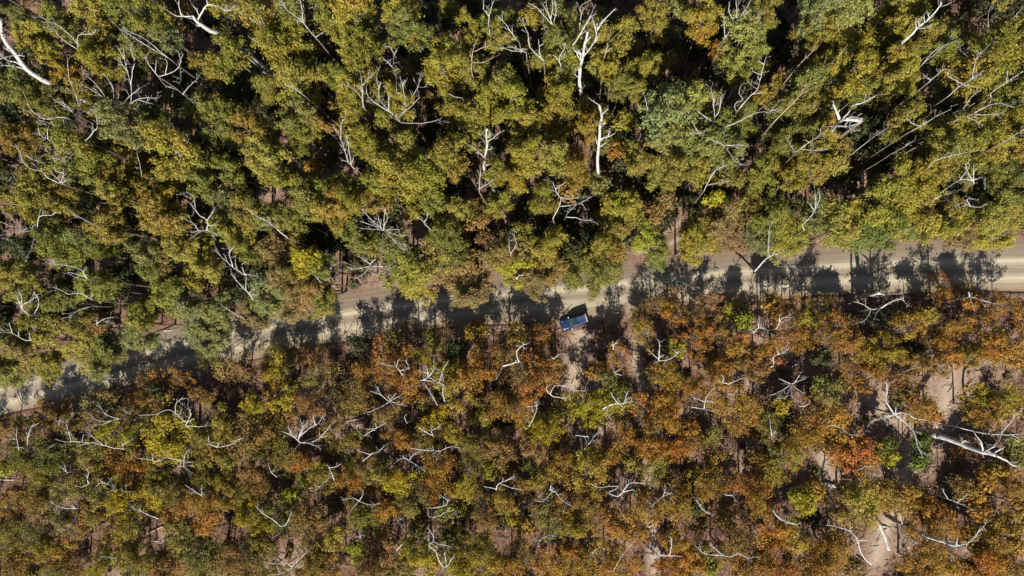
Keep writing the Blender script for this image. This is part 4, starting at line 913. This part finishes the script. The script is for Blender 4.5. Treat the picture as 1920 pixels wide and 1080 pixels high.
def build_dead(idx, key, shape, opts, limbs_txt):
    rnd = random.Random(5000 + idx)
    w_def, tall_trunk = 9.0, False
    for o in opts.split():
        if o[0] == 'w': w_def = float(o[1:])
        if o == 'T': tall_trunk = True
    polys = []
    for l in limbs_txt.split(';'):
        tk = l.split()
        w = None
        if tk[0][0] == 'w': w = float(tk[0][1:]); tk = tk[1:]
        nums = [float(v) for v in tk]
        polys.append([w, [Vector((*win(key, nums[k], nums[k + 1]), 0)) for k in range(0, len(nums), 2)]])
    # which end of the first limb is the foot
    nad = Vector((*NADIR, 0))
    p0 = polys[0][1]
    if not tall_trunk:
        sc = [sum(1 for w, q in polys[1:] if min((q[0] - e).length, (q[-1] - e).length) < 6) for e in (p0[0], p0[-1])]
        if sc[1] > sc[0] or (sc[0] == sc[1] and sc[0] == 0 and len(polys) == 1 and (p0[-1] - nad).length + 15 < (p0[0] - nad).length):
            p0.reverse()
    hub = p0[0]
    cx = sum(p.x for _, q in polys for p in q) / sum(len(q) for _, q in polys)
    cy = sum(p.y for _, q in polys for p in q) / sum(len(q) for _, q in polys)
    north = is_north(hub.x, hub.y)
    if north:
        t = min(1, max(0, (road_y_px(hub.x) - hub.y - 10) / 230))
        ztop = 17.0 + 12.5 * t + rnd.uniform(-1, 1.5); zhub = ztop - 3.5 - 2.5 * t
    else:
        ztop = 13.6 + rnd.uniform(-1.2, 1.0); zhub = ztop - 2.4
    if tall_trunk: zhub = max(zhub - ((1.5 if w_def > 30 else 9) if north else 6), 1.5)
    mat = M['tan'] if ('tan' in shape.split() or 'pinkish' in shape) else M['dead']
    lines, branches = [], []          # lines: list of list of (px vec, z)
    for n_, (w, q) in enumerate(polys):
        if n_ == 0:
            z0 = zhub; snapped = True
        else:
            best = None
            for rev in (False, True):
                e = q[-1] if rev else q[0]
                for ln, zz, ww in lines:
                    d, i, t = seg_near(e, ln)
                    if best is None or d < best[0] - (0 if not rev else 1.5): best = (d, rev, ln, zz, i, t, ww)
            d, rev, ln, zz, i, t, ww = best
            if rev: q.reverse()
            snapped = d < 7.0
            if snapped:
                z0 = zz[i] + (zz[i + 1] - zz[i]) * t
                q[0] = ln[i].lerp(ln[i + 1], t)
            else:                     # rises out of the foliage: its foot joins the tree lower down
                z0 = zhub + rnd.uniform(0.2, 1.0)
        plen = sum((q[k + 1] - q[k]).length for k in range(len(q) - 1)) / 10.3
        zend = min(ztop + rnd.uniform(-.4, .6), z0 + plen * rnd.uniform(0.35, 0.8))
        if n_ == 0 and tall_trunk: zend = ztop - 1.0
        acc, zz = 0.0, [z0]
        for k in range(1, len(q)):
            acc += (q[k] - q[k - 1]).length / 10.3
            zz.append(z0 + (zend - z0) * acc / max(plen, 1e-6))
        wl_ = w or (w_def if n_ == 0 else min(w_def, 9.0) * (0.92 if len(polys) > 1 else 1))
        lines.append((q, zz, wl_))
        pts = [at(p.x, p.y, z) for p, z in zip(q, zz)]
        k_ = (CAM_H - z0) / CAM_H / 30.9 / 2 * (0.92 if w_def > 15 else 0.68 if north else 0.70)
        if not snapped:
            hp = at(hub.x, hub.y, zhub)
            mid = hp.lerp(pts[0], 0.55) - Vector((0, 0, 1.6))
            pts = [hp - Vector((0, 0, 1.2)), mid] + pts
        end_f = 0.55 if (n_ == 0 and tall_trunk and len(polys) > 1) else 0.36
        branches.append((pts, wl_ * k_, wl_ * k_ * end_f))
    base = at(hub.x, hub.y, zhub)
    foot = Vector((base.x, base.y, 0))
    sd, nrm = road_dist(foot.x, foot.y)
    if abs(sd) < 6.0:
        foot += Vector((nrm[0], nrm[1], 0)) * ((6.0 - abs(sd)) * (1 if sd > 0 else -1))
    root = empty('dead_tree', foot)
    reg = region(cx, cy)
    phrase = shape + ' ' + reg
    lab = ('bleached ' if not any(s in shape for s in ('white', 'tan', 'pale', 'grey', 'pink')) else '') + phrase
    if len(lab.split()) < 13: lab += rnd.choice([', leafless', ', bare of bark', ', bare']) if False else ''
    assert lab not in used_labels, lab
    used_labels.add(lab)
    tag(root, lab, 'dead tree', 'bleached dead trees standing in the forest')
    LANDMARKS.append((cx, cy, shape, reg))
    # trunk down to the ground
    wt = max(branches[0][1] * 1.25, 0.13)
    V, F = deadwood_limb([foot - Vector((0, 0, .4)), foot.lerp(base, 0.5) + Vector((rnd.uniform(-.2, .2), rnd.uniform(-.2, .2), 0)), base], wt * 1.3, branches[0][1], 9000 + idx, 0)
    V = [tuple(Vector(v) - foot) for v in V]
    link('trunk', mesh_np('dead_trunk', V, F, M['bark'] if not tall_trunk else mat, smooth=True), root)
    for bi, (pts, a, b) in enumerate(branches):
        L = sum((pts[i + 1] - pts[i]).length for i in range(len(pts) - 1))
        V, F = deadwood_limb(pts, a, b, idx * 97 + bi, 3 if L < 3 else 7, 7 if a > .2 else 5)
        V = [tuple(Vector(v) - foot) for v in V]
        nm = 'branch'
        link(nm, mesh_np('dead_branch', V, F, mat, smooth=True), root)
    return root


for idx, line in enumerate(DEAD.strip().split('\n')):
    key, shape, opts, limbs_txt = line.split('|')
    build_dead(idx, key, shape, opts, limbs_txt)


def custom_dead(label, foot_px, limbs, mat):
    foot = at(*foot_px, 0)
    root = empty('dead_tree', foot)
    tag(root, label, 'dead tree', 'bleached dead trees standing in the forest')
    for i, (pts, a, b) in enumerate(limbs):
        V, F = deadwood_limb([Vector(p) for p in pts], a, b, 400 + i, 0 if i == 0 else 1, 7)
        link('trunk' if i == 0 else 'branch', mesh_np('dead_limb', V, F, mat, smooth=True), root)


custom_dead('stout forked dead tree throwing a Y-shaped shadow across the road', (1634, 556),
            [([(0, 0, -.4), (.15, 0, 3.0), (-.05, 0, 5.2)], .30, .20), ([(-.05, 0, 5.2), (-.7, 0, 6.2), (-1.7, 0, 7.0)], .15, .07),
             ([(-.05, 0, 5.2), (.05, 0, 6.4), (.35, 0, 7.6)], .14, .07), ([(-.05, 0, 5.1), (.8, 0, 6.0), (1.9, 0, 7.4)], .17, .09)], M['dead'])
custom_dead('snapped-off thick dead bole next to the forked dead tree below the road', (1612, 556),
            [([(0, 0, -.4), (-.1, 0, 4.0), (-.55, 0, 9.0)], .40, .28), ([(0, 0, 4.2), (.5, .1, 5.2), (.7, 0, 6.0)], .10, .04)], M['dead'])
custom_dead('slim dead sapling casting a thin crooked shadow right of the car', (1152, 588),
            [([(0, 0, -.3), (.05, 0, 2.6), (.35, 0, 4.9)], .07, .03), ([(.1, 0, 2.9), (.5, 0, 3.2), (.75, 0, 3.1)], .045, .02)], M['dead'])
custom_dead('slim dead sapling casting a thin shadow on the sunlit road left of centre', (668, 634),
            [([(0, 0, -.3), (.15, 0, 2.6), (.9, 0, 6.2)], .06, .02), ([(.15, 0, 2.6), (-.3, 0, 3.6), (-.35, 0, 4.2)], .04, .02)], M['dead'])

# fallen timber
for idx, line in enumerate(LOGS.strip().split('\n')):
    key, label, w, nums = line.split('|')
    nums = [float(v) for v in nums.split()]
    rad = float(w) / 3 / 10.3 / 2
    pts = [at(*win(key, nums[k], nums[k + 1]), rad * 0.8) for k in range(0, len(nums), 2)]
    V, F = deadwood_limb(pts, rad, rad * .7, 700 + idx, 2, 7)
    o = link('fallen_log', mesh_np('fallen_log', [tuple(Vector(v) - pts[0]) for v in V], F, M['tan'] if 'tan' in label else M['dead'], smooth=True))
    o.location = pts[0]
    tag(o, label, 'log', 'fallen logs')

LANDMARKS.append((1077, 604, 'blue car', 'beside the road'))


# ------------------------------------------------------------------ living trees
def dirword(dx, dy):
    a = math.degrees(math.atan2(-dy, dx)) % 360
    return ['right of', 'above right of', 'above', 'above left of', 'left of', 'below left of', 'below', 'below right of'][int((a + 22.5) // 45) % 8]


def tree_label(px, py, rp, c, north):
    size = 'broad ' if rp > 32 else '' if rp > 21 else 'small '
    kind = 'gum' if north else 'dry gum'
    cand = sorted(LANDMARKS, key=lambda l: (l[0] - px) ** 2 + (l[1] - py) ** 2)
    for l in cand[:24]:
        dist = math.hypot(l[0] - px, l[1] - py)
        near = '' if dist < 70 else 'farther '
        lab = f"{size}{CNAME[c]} {kind} {near}{dirword(px - l[0], py - l[1])} the {l[2]} {l[3]}"
        if lab not in used_labels and len(lab.split()) <= 16:
            used_labels.add(lab)
            return lab
    for l in cand[:24]:
        for w in ('lit', 'dense', 'loose', 'ragged'):
            lab = f"{size}{w} {CNAME[c]} {kind} {dirword(px - l[0], py - l[1])} the {l[2]} {l[3]}"
            if lab not in used_labels and len(lab.split()) <= 16:
                used_labels.add(lab)
                return lab
    raise RuntimeError('no label')


for i, t in enumerate(trees):
    rnd = t['rnd']
    north = t['north']
    H0, R0, ZC0 = (TALL_H, TALL_R, TALL_ZC) if north else (LOW_H, LOW_R, LOW_ZC)
    sz = t['h'] / H0
    zc = ZC0 * sz
    cc = at(t['px'], t['py'], zc)
    rw = t['rp'] / FPX * (CAM_H - zc) * ((1.20 if t['h'] > 18 else 1.30) if north else 1.38)
    sxy = rw / R0
    foot = Vector((cc.x, cc.y, 0))
    sd, nrm = road_dist(foot.x, foot.y)
    lim = 5.4
    want_north = north
    if (want_north and sd < lim) or (not want_north and sd > -lim):
        tgt = lim if want_north else -lim
        foot += Vector((nrm[0], nrm[1], 0)) * (tgt - sd)
    axis_ = (cc - foot)
    tilt = Vector((0, 0, 1)).rotation_difference(axis_.normalized())
    root = empty('gum_tree' if north else 'dry_gum_tree', foot)
    root.rotation_mode = 'QUATERNION'
    root.rotation_quaternion = tilt @ Quaternion((0, 0, 1), rnd.uniform(0, 6.283))
    an = rnd.uniform(0.86, 1.16)
    root.scale = (sxy * an, sxy / an, sz * axis_.length / zc)
    protos = TALL if north else VERGE if t['py'] - road_y_px(t['px']) < 125 else THIN if (rnd.random() < (0.40 if t['c'] in 'bar' else 0.2)) else LOW
    crown_me, trunk_me = protos[rnd.randrange(len(protos))]
    tr = link('trunk', trunk_me, root)
    cr = link('crown', crown_me, root)
    b = COLS[t['c']]
    if north and t['c'] in 'ar': b = (b[0] * .94, b[1] * 1.08, b[2] * 1.1)
    b = (b[0] * 1.06, b[1] * 1.13, b[2] * 1.15) if north else (b[0] * 1.16, b[1] * 1.05, b[2] * 0.95)      # greener above the road, drier below it
    k = rnd.uniform(0.84, 1.16); h1 = rnd.uniform(0.92, 1.10)
    cr.color = (b[0] * k * h1, b[1] * k, b[2] * k * rnd.uniform(0.8, 1.3), 1)
    tag(root, tree_label(t['px'], t['py'], t['rp'], t['c'], north), 'gum tree' if north else 'dry gum',
        'tall gum trees above the road' if north else 'low dry gum trees below the road')
print('individual trees', sum(t['north'] for t in trees), sum(not t['north'] for t in trees), 'small', len(extra))


# ------------------------------------------------------------------ understorey, small crowns, surroundings: masses nobody could count
def in_track(x, y, m=4.6):
    if abs(road_dist(x, y)[0]) < m: return True
    for pl, w in [(side_path, 2.2), (pull_path, 2.2)] + [(q, 1.7) for q in clear_paths]:
        for q in pl:
            if (q.x - x) ** 2 + (q.y - y) ** 2 < w * w: return True
    return False


def cam_px(x, y, z=0.0):
    d = Vector((x, y, z - CAM_H))
    k = d.dot(FWD)
    return 960 + FPX * d.dot(RIGHT) / k, 540 - FPX * d.dot(UP) / k


def mass(name, items, mat, label, cat):
    """items: (centre, radius, half-height, clumps, leaves per clump, leaf size, colour)"""
    QQ, TT = [], []
    r = np.random.default_rng(hash(name) % 1000 if False else len(name) * 31)
    for (c, R, H2, nc, nl, size, col) in items:
        Q, T, C = clumped(R, H2, nc, nl, size, r, rc=(0.30, 0.5), low=-0.7)
        Q = Q + np.array([c[0], c[1], c[2]])
        v = 0.62 + 0.75 * T[:, :1]
        col = np.array(col)[None] * v
        col[:, 0] *= (0.85 + 0.3 * T[:, 1])
        QQ.append(Q); TT.append(col)
    o = link(name, quad_mesh(name, np.concatenate(QQ), np.concatenate(TT), mat))
    tag(o, label, cat, kind='stuff')
    return o


items, stems = [], []
r = np.random.default_rng(55)


def jit(c, s=0.2):
    k = r.uniform(1 - s, 1 + s)
    return tuple(v * k * r.uniform(0.9, 1.1) for v in c)


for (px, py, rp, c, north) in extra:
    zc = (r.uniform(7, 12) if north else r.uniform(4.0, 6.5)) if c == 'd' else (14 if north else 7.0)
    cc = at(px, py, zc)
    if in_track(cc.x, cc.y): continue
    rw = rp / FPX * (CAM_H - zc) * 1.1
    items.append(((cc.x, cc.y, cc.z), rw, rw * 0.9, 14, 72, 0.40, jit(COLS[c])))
    stems.append((cc.x, cc.y, zc, 0.1))
# understorey under the tall gums, mostly in a dark green that deepens the shade
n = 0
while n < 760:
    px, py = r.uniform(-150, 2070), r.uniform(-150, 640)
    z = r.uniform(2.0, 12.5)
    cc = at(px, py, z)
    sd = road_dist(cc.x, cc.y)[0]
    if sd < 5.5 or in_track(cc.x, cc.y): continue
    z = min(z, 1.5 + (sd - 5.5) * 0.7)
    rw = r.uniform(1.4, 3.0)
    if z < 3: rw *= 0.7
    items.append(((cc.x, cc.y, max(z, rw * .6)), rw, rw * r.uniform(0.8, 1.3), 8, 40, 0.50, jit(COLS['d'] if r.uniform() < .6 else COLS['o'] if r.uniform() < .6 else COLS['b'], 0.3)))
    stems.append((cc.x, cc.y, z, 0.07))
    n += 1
n = 0
while n < 1100:  # dark bracken laid over the floor to darken the gaps between crowns
    px, py = r.uniform(-150, 2070), r.uniform(-150, 640)
    cc = at(px, py, 0)
    sd = road_dist(cc.x, cc.y)[0]
    if sd < 7.5 or in_track(cc.x, cc.y): continue
    rw = r.uniform(1.0, 2.2)
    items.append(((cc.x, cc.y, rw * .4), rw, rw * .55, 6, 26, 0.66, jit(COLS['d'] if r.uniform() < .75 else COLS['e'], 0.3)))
    n += 1
mass('undergrowth', items, M['mass'], 'olive and brown understorey bushes between the tall gums, many coloured dark for shade', 'undergrowth')

items = []
n = 0
while n < 250:
    px, py = r.uniform(-60, 1980), r.uniform(560, 1130)
    if px > 1450 and py > 680 and r.uniform() < .55: continue
    z = r.uniform(2.5, 6.0)
    cc = at(px, py, z)
    sd = road_dist(cc.x, cc.y)[0]
    rw = r.uniform(1.2, 2.3)
    if sd > -8.5 or in_track(cc.x, cc.y) or min((q.x - cc.x) ** 2 + (q.y - cc.y) ** 2 for p_ in clear_paths for q in p_) < (rw + 1.6) ** 2: continue
    u = r.uniform()
    col = (COLS['b'] if u < .4 else COLS['a'] if u < .75 else COLS['o'] if u < .9 else COLS['r']) if px > 900 else (COLS['b'] if u < .4 else COLS['o'] if u < .75 else COLS['l'] if u < .87 else COLS['d'])
    items.append(((cc.x, cc.y, z), rw, rw * 0.8, 16, 30, 0.27, jit(col, 0.25)))
    stems.append((cc.x, cc.y, z, 0.07))
    n += 1
n = 0
while n < 760:
    px, py = r.uniform(-150, 2070), r.uniform(540, 1200)
    cc = at(px, py, 0)
    sd = road_dist(cc.x, cc.y)[0]
    if sd > -6.2 or in_track(cc.x, cc.y): continue
    # bare clearings of the lower right stay open
    open_ = (px > 1450 and py > 680)
    if open_ and r.uniform() < 0.6: continue
    rw = r.uniform(0.35, 1.25)
    u = r.uniform()
    col = COLS['b'] if u < .5 else COLS['o'] if u < .75 else COLS['d'] if u < .9 else COLS['e']
    items.append(((cc.x, cc.y, rw * r.uniform(.5, 1.6)), rw, rw * 0.8, 5, 34, 0.26, jit(col, 0.3)))
    n += 1
mass('shrubbery', items, M['mass'], 'low brown and green scrub scattered on the litter below the road', 'scrub')

# forest going on outside the picture
items = []
n = 0
while n < 300:
    x, y = r.uniform(-140, 118), r.uniform(-78, 98)
    px, py = cam_px(x, y, 14)
    if 0 < px < 1920 and 0 < py < 1080: continue
    sd = road_dist(x, y)[0]
    if abs(sd) < 7: continue
    nz = sd > 0
    zc = r.uniform(15, 20) if nz else r.uniform(7, 9)
    px, py = cam_px(x, y, zc)
    rw = r.uniform(2.4, 3.8)
    if -25 < px < 1945 and -25 < py < 1105: continue
    u = r.uniform()
    col = COLS['y'] if u < .45 else COLS['o'] if u < .7 else COLS['b'] if u < .9 else COLS['a']
    items.append(((x, y, zc), rw, rw * (1.3 if nz else .8), 12, 46, 0.54, jit(col)))
    stems.append((x, y, zc, 0.2))
    n += 1
mass('forest', items, M['mass'], 'olive gum forest carrying on beyond the picture edges', 'forest')

parts = []
for (x, y, z, rad) in stems:
    parts.append(tube_arrays([Vector((x + random.uniform(-.3, .3), y + random.uniform(-.3, .3), -.2)), Vector((x + random.uniform(-.3, .3), y, z * .5)), Vector((x, y, z + .5))], [rad, rad * .8, rad * .35], 4))
V, F = join_arrays(parts)
tag(link('undergrowth_stems', mesh_np('undergrowth_stems', V, F, M['bark'], smooth=True)), 'thin grey-brown stems of the understorey', 'stems', kind='stuff')

# sticks and shed bark on the floor
Vs, Fs, o_ = [], [], 0
n = 0
while n < 9000:
    px, py = r.uniform(-60, 1980), r.uniform(470, 1130)
    p = at(px, py, 0.03)
    sd = road_dist(p.x, p.y)[0]
    if abs(sd) < 5.2 or (sd > 0 and r.uniform() < .3): continue
    if r.uniform() < .6 and any((q.x - p.x) ** 2 + (q.y - p.y) ** 2 < 6 for p_ in clear_paths + [pull_path, side_path] for q in p_): continue
    L = r.uniform(0.4, 2.4) * (1.6 if r.uniform() < .12 else 1); a = r.uniform(0, math.pi); w = r.uniform(.02, .07)
    d = np.array([math.cos(a), math.sin(a), r.uniform(-.06, .2)]) * L / 2
    s = np.array([-math.sin(a), math.cos(a), 0]) * w
    up = np.array([0, 0, w * 1.6]); c0 = np.array([p.x, p.y, max(.05, abs(d[2]) + .02)])
    kink = s * r.uniform(-4, 4)
    Vs += [c0 - d - s, c0 - d + s, c0 - d + up, c0 + kink - s, c0 + kink + s, c0 + kink + up, c0 + d - s * .4, c0 + d + s * .4, c0 + d + up * .4]
    for b0 in (0, 3):
        for k in range(3):
            Fs.append((o_ + b0 + k, o_ + b0 + (k + 1) % 3, o_ + b0 + 3 + (k + 1) % 3, o_ + b0 + 3 + k))
    o_ += 9; n += 1
tag(link('litter', mesh_np('litter', np.array(Vs), np.array(Fs), M['twig'])), 'fallen sticks and strips of bark strewn over the floor', 'litter', kind='stuff')

# ------------------------------------------------------------------ the car
def build_car():
    paint = simple('blue_car_paint', (0.008, 0.021, 0.072), 0.38, 0.25, 0.5, 0.7, 0.10, 1.5)
    roofp = simple('brighter_blue_roof_paint', (0.013, 0.031, 0.112), 0.5, 0.1, 0.5, 0.3, 0.12, 2.0)  # a brighter blue than the body paint
    glass = simple('tinted_car_glass', (0.012, 0.022, 0.022), 0.06, 0.0, 0.8, 0.5)
    wind = simple('greenish_windscreen_glass', (0.035, 0.065, 0.055), 0.12, 0.0, 0.9, 0.6, 0.3, 1.2)
    black = simple('black_car_plastic', (0.02, 0.02, 0.022), 0.6)
    tyre_m = simple('tyre_rubber', (0.018, 0.017, 0.016), 0.85, vary=.2)
    rim_m = simple('alloy_rim', (0.45, 0.45, 0.46), 0.35, 0.8)
    lamp = simple('headlamp_glass', (0.75, 0.76, 0.78), 0.15, 0.2, 0.8)
    red = simple('tail_lamp_red', (0.35, 0.02, 0.02), 0.25)
    glint = simple('tan_sun_glint_panel', (0.26, 0.23, 0.165), 0.7, vary=.1)  # pale tan standing in for sun glint on the car's tail
    white = simple('white_mirror_cap', (0.5, 0.51, 0.52), 0.35)
    loc = at(1077, 604, 0); loc.z = 0.02
    root = empty('parked_car', loc)
    root.rotation_euler = (0, 0, math.atan2(-15.5, -46))
    tag(root, 'blue four-wheel-drive wagon parked askew on the lower edge of the gravel road', 'car')

    def loft(name, rings, mat, parent=root, cap=True, smooth=False, bev=0.0):
        bm = bmesh.new()
        vs = [[bm.verts.new(p) for p in ring] for ring in rings]
        n = len(rings[0])
        for a, b in zip(vs[:-1], vs[1:]):
            for k in range(n):
                bm.faces.new((a[k], a[(k + 1) % n], b[(k + 1) % n], b[k]))
        if cap:
            bm.faces.new(vs[0][::-1]); bm.faces.new(vs[-1])
        bmesh.ops.recalc_face_normals(bm, faces=bm.faces)
        if bev:
            bmesh.ops.bevel(bm, geom=[e for e in bm.edges if e.calc_face_angle(0) > 0.5], offset=bev, segments=2, affect='EDGES', profile=0.6)
        me = bpy.data.meshes.new(name); bm.to_mesh(me); bm.free()
        me.materials.append(mat)
        if smooth:
            for p in me.polygons: p.use_smooth = True
        return link(name, me, parent)

    def box(name, x0, x1, y0, y1, z0, z1, mat, parent=root, bev=0.02):
        return loft(name, [[(x0, y0, z0), (x1, y0, z0), (x1, y1, z0), (x0, y1, z0)], [(x0, y0, z1), (x1, y0, z1), (x1, y1, z1), (x0, y1, z1)]], mat, parent, bev=bev)

    def pane(name, pts, mat, parent=root, th=0.012):
        p = [Vector(q) for q in pts]
        nrm = (p[1] - p[0]).cross(p[2] - p[0]).normalized()
        return loft(name, [[tuple(q) for q in p], [tuple(q + nrm * th) for q in p]], mat, parent)

    # lower body, stations from tail to nose
    def ring(x, w, zb, zt):
        return [(x, -w * .92, zb), (x, -w, zb + .14), (x, -w, zt - .14), (x, -w * .93, zt), (x, w * .93, zt), (x, w, zt - .14), (x, w, zb + .14), (x, w * .92, zb)]
    loft('body', [ring(-2.44, .84, .52, 1.04), ring(-2.36, .93, .46, 1.09), ring(-1.9, .965, .44, 1.12), ring(0.95, .965, .42, 1.12), ring(1.0, .965, .42, 1.05),
                  ring(1.9, .95, .44, .99), ring(2.32, .90, .48, .93), ring(2.44, .78, .54, .84)], paint, bev=.025)
    loft('bonnet', [[(1.0, -.80, 1.055), (2.26, -.74, .955), (2.26, .74, .955), (1.0, .80, 1.055)], [(1.02, -.74, 1.115), (2.18, -.66, 1.015), (2.18, .66, 1.015), (1.02, .74, 1.115)]], paint, bev=.02)
    box('bonnet_scoop', 1.25, 1.62, -.22, .22, 1.07, 1.15, paint, bev=.03)
    # cabin
    zb, zt = 1.10, 1.80
    loft('cabin', [[(-2.34, -.88, zb), (1.0, -.88, zb), (1.0, .88, zb), (-2.34, .88, zb)], [(-2.12, -.71, zt), (.22, -.71, zt), (.22, .71, zt), (-2.12, .71, zt)]], paint, bev=.03)
    loft('roof', [[(-2.16, -.74, zt - .01), (.20, -.73, zt - .01), (.20, .73, zt - .01), (-2.16, .74, zt - .01)], [(-2.08, -.66, zt + .07), (.08, -.63, zt + .06), (.08, .63, zt + .06), (-2.08, .66, zt + .07)]], roofp, bev=.03)
    pane('sunroof', [(-.62, -.52, zt + .068), (-.06, -.52, zt + .066), (-.06, .52, zt + .066), (-.62, .52, zt + .068)], glass)
    for y in (-.60, .60):
        box('roof_rail', -1.95, -.1, y - .025, y + .025, zt + .09, zt + .13, black, bev=.01)
    box('rear_spoiler', -2.32, -2.10, -.70, .70, zt - .02, zt + .05, glint, bev=.02)

    def fr(x, s):      # a point on the cabin's sloped skin: s 0 bottom .. 1 top, along the side
        return x, .88 + (.71 - .88) * s + .008, zb + (zt - zb) * s
    pane('windscreen', [(.995 - .78 * .08 + .012, -.80, zb + .07), (.995 - .78 * .08 + .012, .80, zb + .07), (.995 - .78 * .93 + .012, .66, zb + .65), (.995 - .78 * .93 + .012, -.66, zb + .65)], wind)
    pane('rear_window', [(-2.335 + .22 * .1 - .012, .76, zb + .09), (-2.335 + .22 * .1 - .012, -.76, zb + .09), (-2.335 + .22 * .9 - .012, -.64, zb + .62), (-2.335 + .22 * .9 - .012, .64, zb + .62)], glass)
    for sgn in (-1, 1):
        for (xa, xb, xc, xd) in ((.80, -.30, -.30, .26), (-.40, -1.28, -1.24, -.38), (-1.38, -2.18, -2.06, -1.36)):
            q = []
            for x, s in ((xa, .10), (xb, .10), (xc, .90), (xd, .90)):
                p = fr(x, s); q.append((p[0], sgn * p[1], p[2]))
            pane('side_window', q if sgn > 0 else q[::-1], glass)
        for (xa, xb) in ((.92, -.33), (-.37, -1.33)):
            d = pane('door', [(xa, sgn * .967, .55), (xb, sgn * .967, .55), (xb, sgn * .967, .97), (xa, sgn * .967, .97)] if sgn > 0 else
                     [(xb, sgn * .967, .55), (xa, sgn * .967, .55), (xa, sgn * .967, .97), (xb, sgn * .967, .97)], paint)
            hx = xb + .16
            box('handle', hx - .09, hx + .09, sgn * .985 - .012, sgn * .985 + .012, .89, .92, black, d, bev=.004)
        mb = box('wing_mirror', .70, .86, min(sgn * .96, sgn * 1.20), max(sgn * .96, sgn * 1.20), 1.12, 1.30, white, bev=.03)
        pane('headlight', [(2.32, sgn * .50, .93), (2.12, sgn * .86, .985), (2.08, sgn * .80, 1.0), (2.24, sgn * .50, .97)] if sgn < 0 else
             [(2.24, sgn * .50, .97), (2.08, sgn * .80, 1.0), (2.12, sgn * .86, .985), (2.32, sgn * .50, .93)], lamp, th=.03)
        box('tail_light', -2.45, -2.36, min(sgn * .70, sgn * .90), max(sgn * .70, sgn * .90), .80, 1.05, red, bev=.02)
        box('side_step', -1.1, 1.0, sgn * .99 - .07, sgn * .99 + .07, .36, .41, black, bev=.01)
        for wx in (-1.48, 1.50):
            wh = empty('wheel', (0, 0, 0)); wh.parent = root
            wh.location = (wx, sgn * .86, .38)
            V, F = [], []
            prof = [(.23, -.13), (.34, -.135), (.385, -.10), (.39, 0), (.385, .10), (.34, .135), (.23, .13)]
            ns = 20
            for k in range(ns):
                a = 2 * math.pi * k / ns
                for rr, yy in prof: V.append((rr * math.cos(a), yy, rr * math.sin(a)))
            np_ = len(prof)
            for k in range(ns):
                for j in range(np_ - 1):
                    a, b = k * np_ + j, ((k + 1) % ns) * np_ + j
                    F.append([a, a + 1, b + 1, b])
            link('tyre', mesh_np('tyre', V, F, tyre_m, smooth=True), wh)
            V, F = [], []
            for k in range(ns):
                a = 2 * math.pi * k / ns
                V += [(.235 * math.cos(a), sgn * .10, .235 * math.sin(a)), (.06 * math.cos(a), sgn * .07, .06 * math.sin(a))]
            for k in range(ns):
                k2 = (k + 1) % ns
                if k % 4 != 3: F.append([2 * k, 2 * k2, 2 * k2 + 1, 2 * k + 1])
            F.append([2 * k + 1 for k in range(ns)])
            link('rim', mesh_np('rim', V, F, rim_m), wh)
            arch = [(wx + .50 * math.cos(a), sgn * .985, .40 + .50 * math.sin(a)) for a in np.linspace(0.1, math.pi - .1, 9)]
            Va, Fa = tube_arrays(arch, [.045] * 9, 5)
            link('wheel_arch', mesh_np('wheel_arch', Va, Fa, black, smooth=True), root)
    box('front_bumper', 2.36, 2.56, -.86, .86, .46, .68, black, bev=.04)
    box('grille', 2.40, 2.475, -.46, .46, .68, .84, black, bev=.01)
    box('rear_bumper', -2.58, -2.38, -.88, .88, .48, .68, glint, bev=.04)
    box('number_plate', -2.455, -2.435, -.24, .24, .76, .88, white, bev=.003)
    V, F = tube_arrays([(.96, -.86, 1.10), (1.0, -.90, 1.7), (.92, -.93, 2.0)], [.03, .025, .015], 5)
    link('aerial', mesh_np('aerial', V, F, black), root)


build_car()
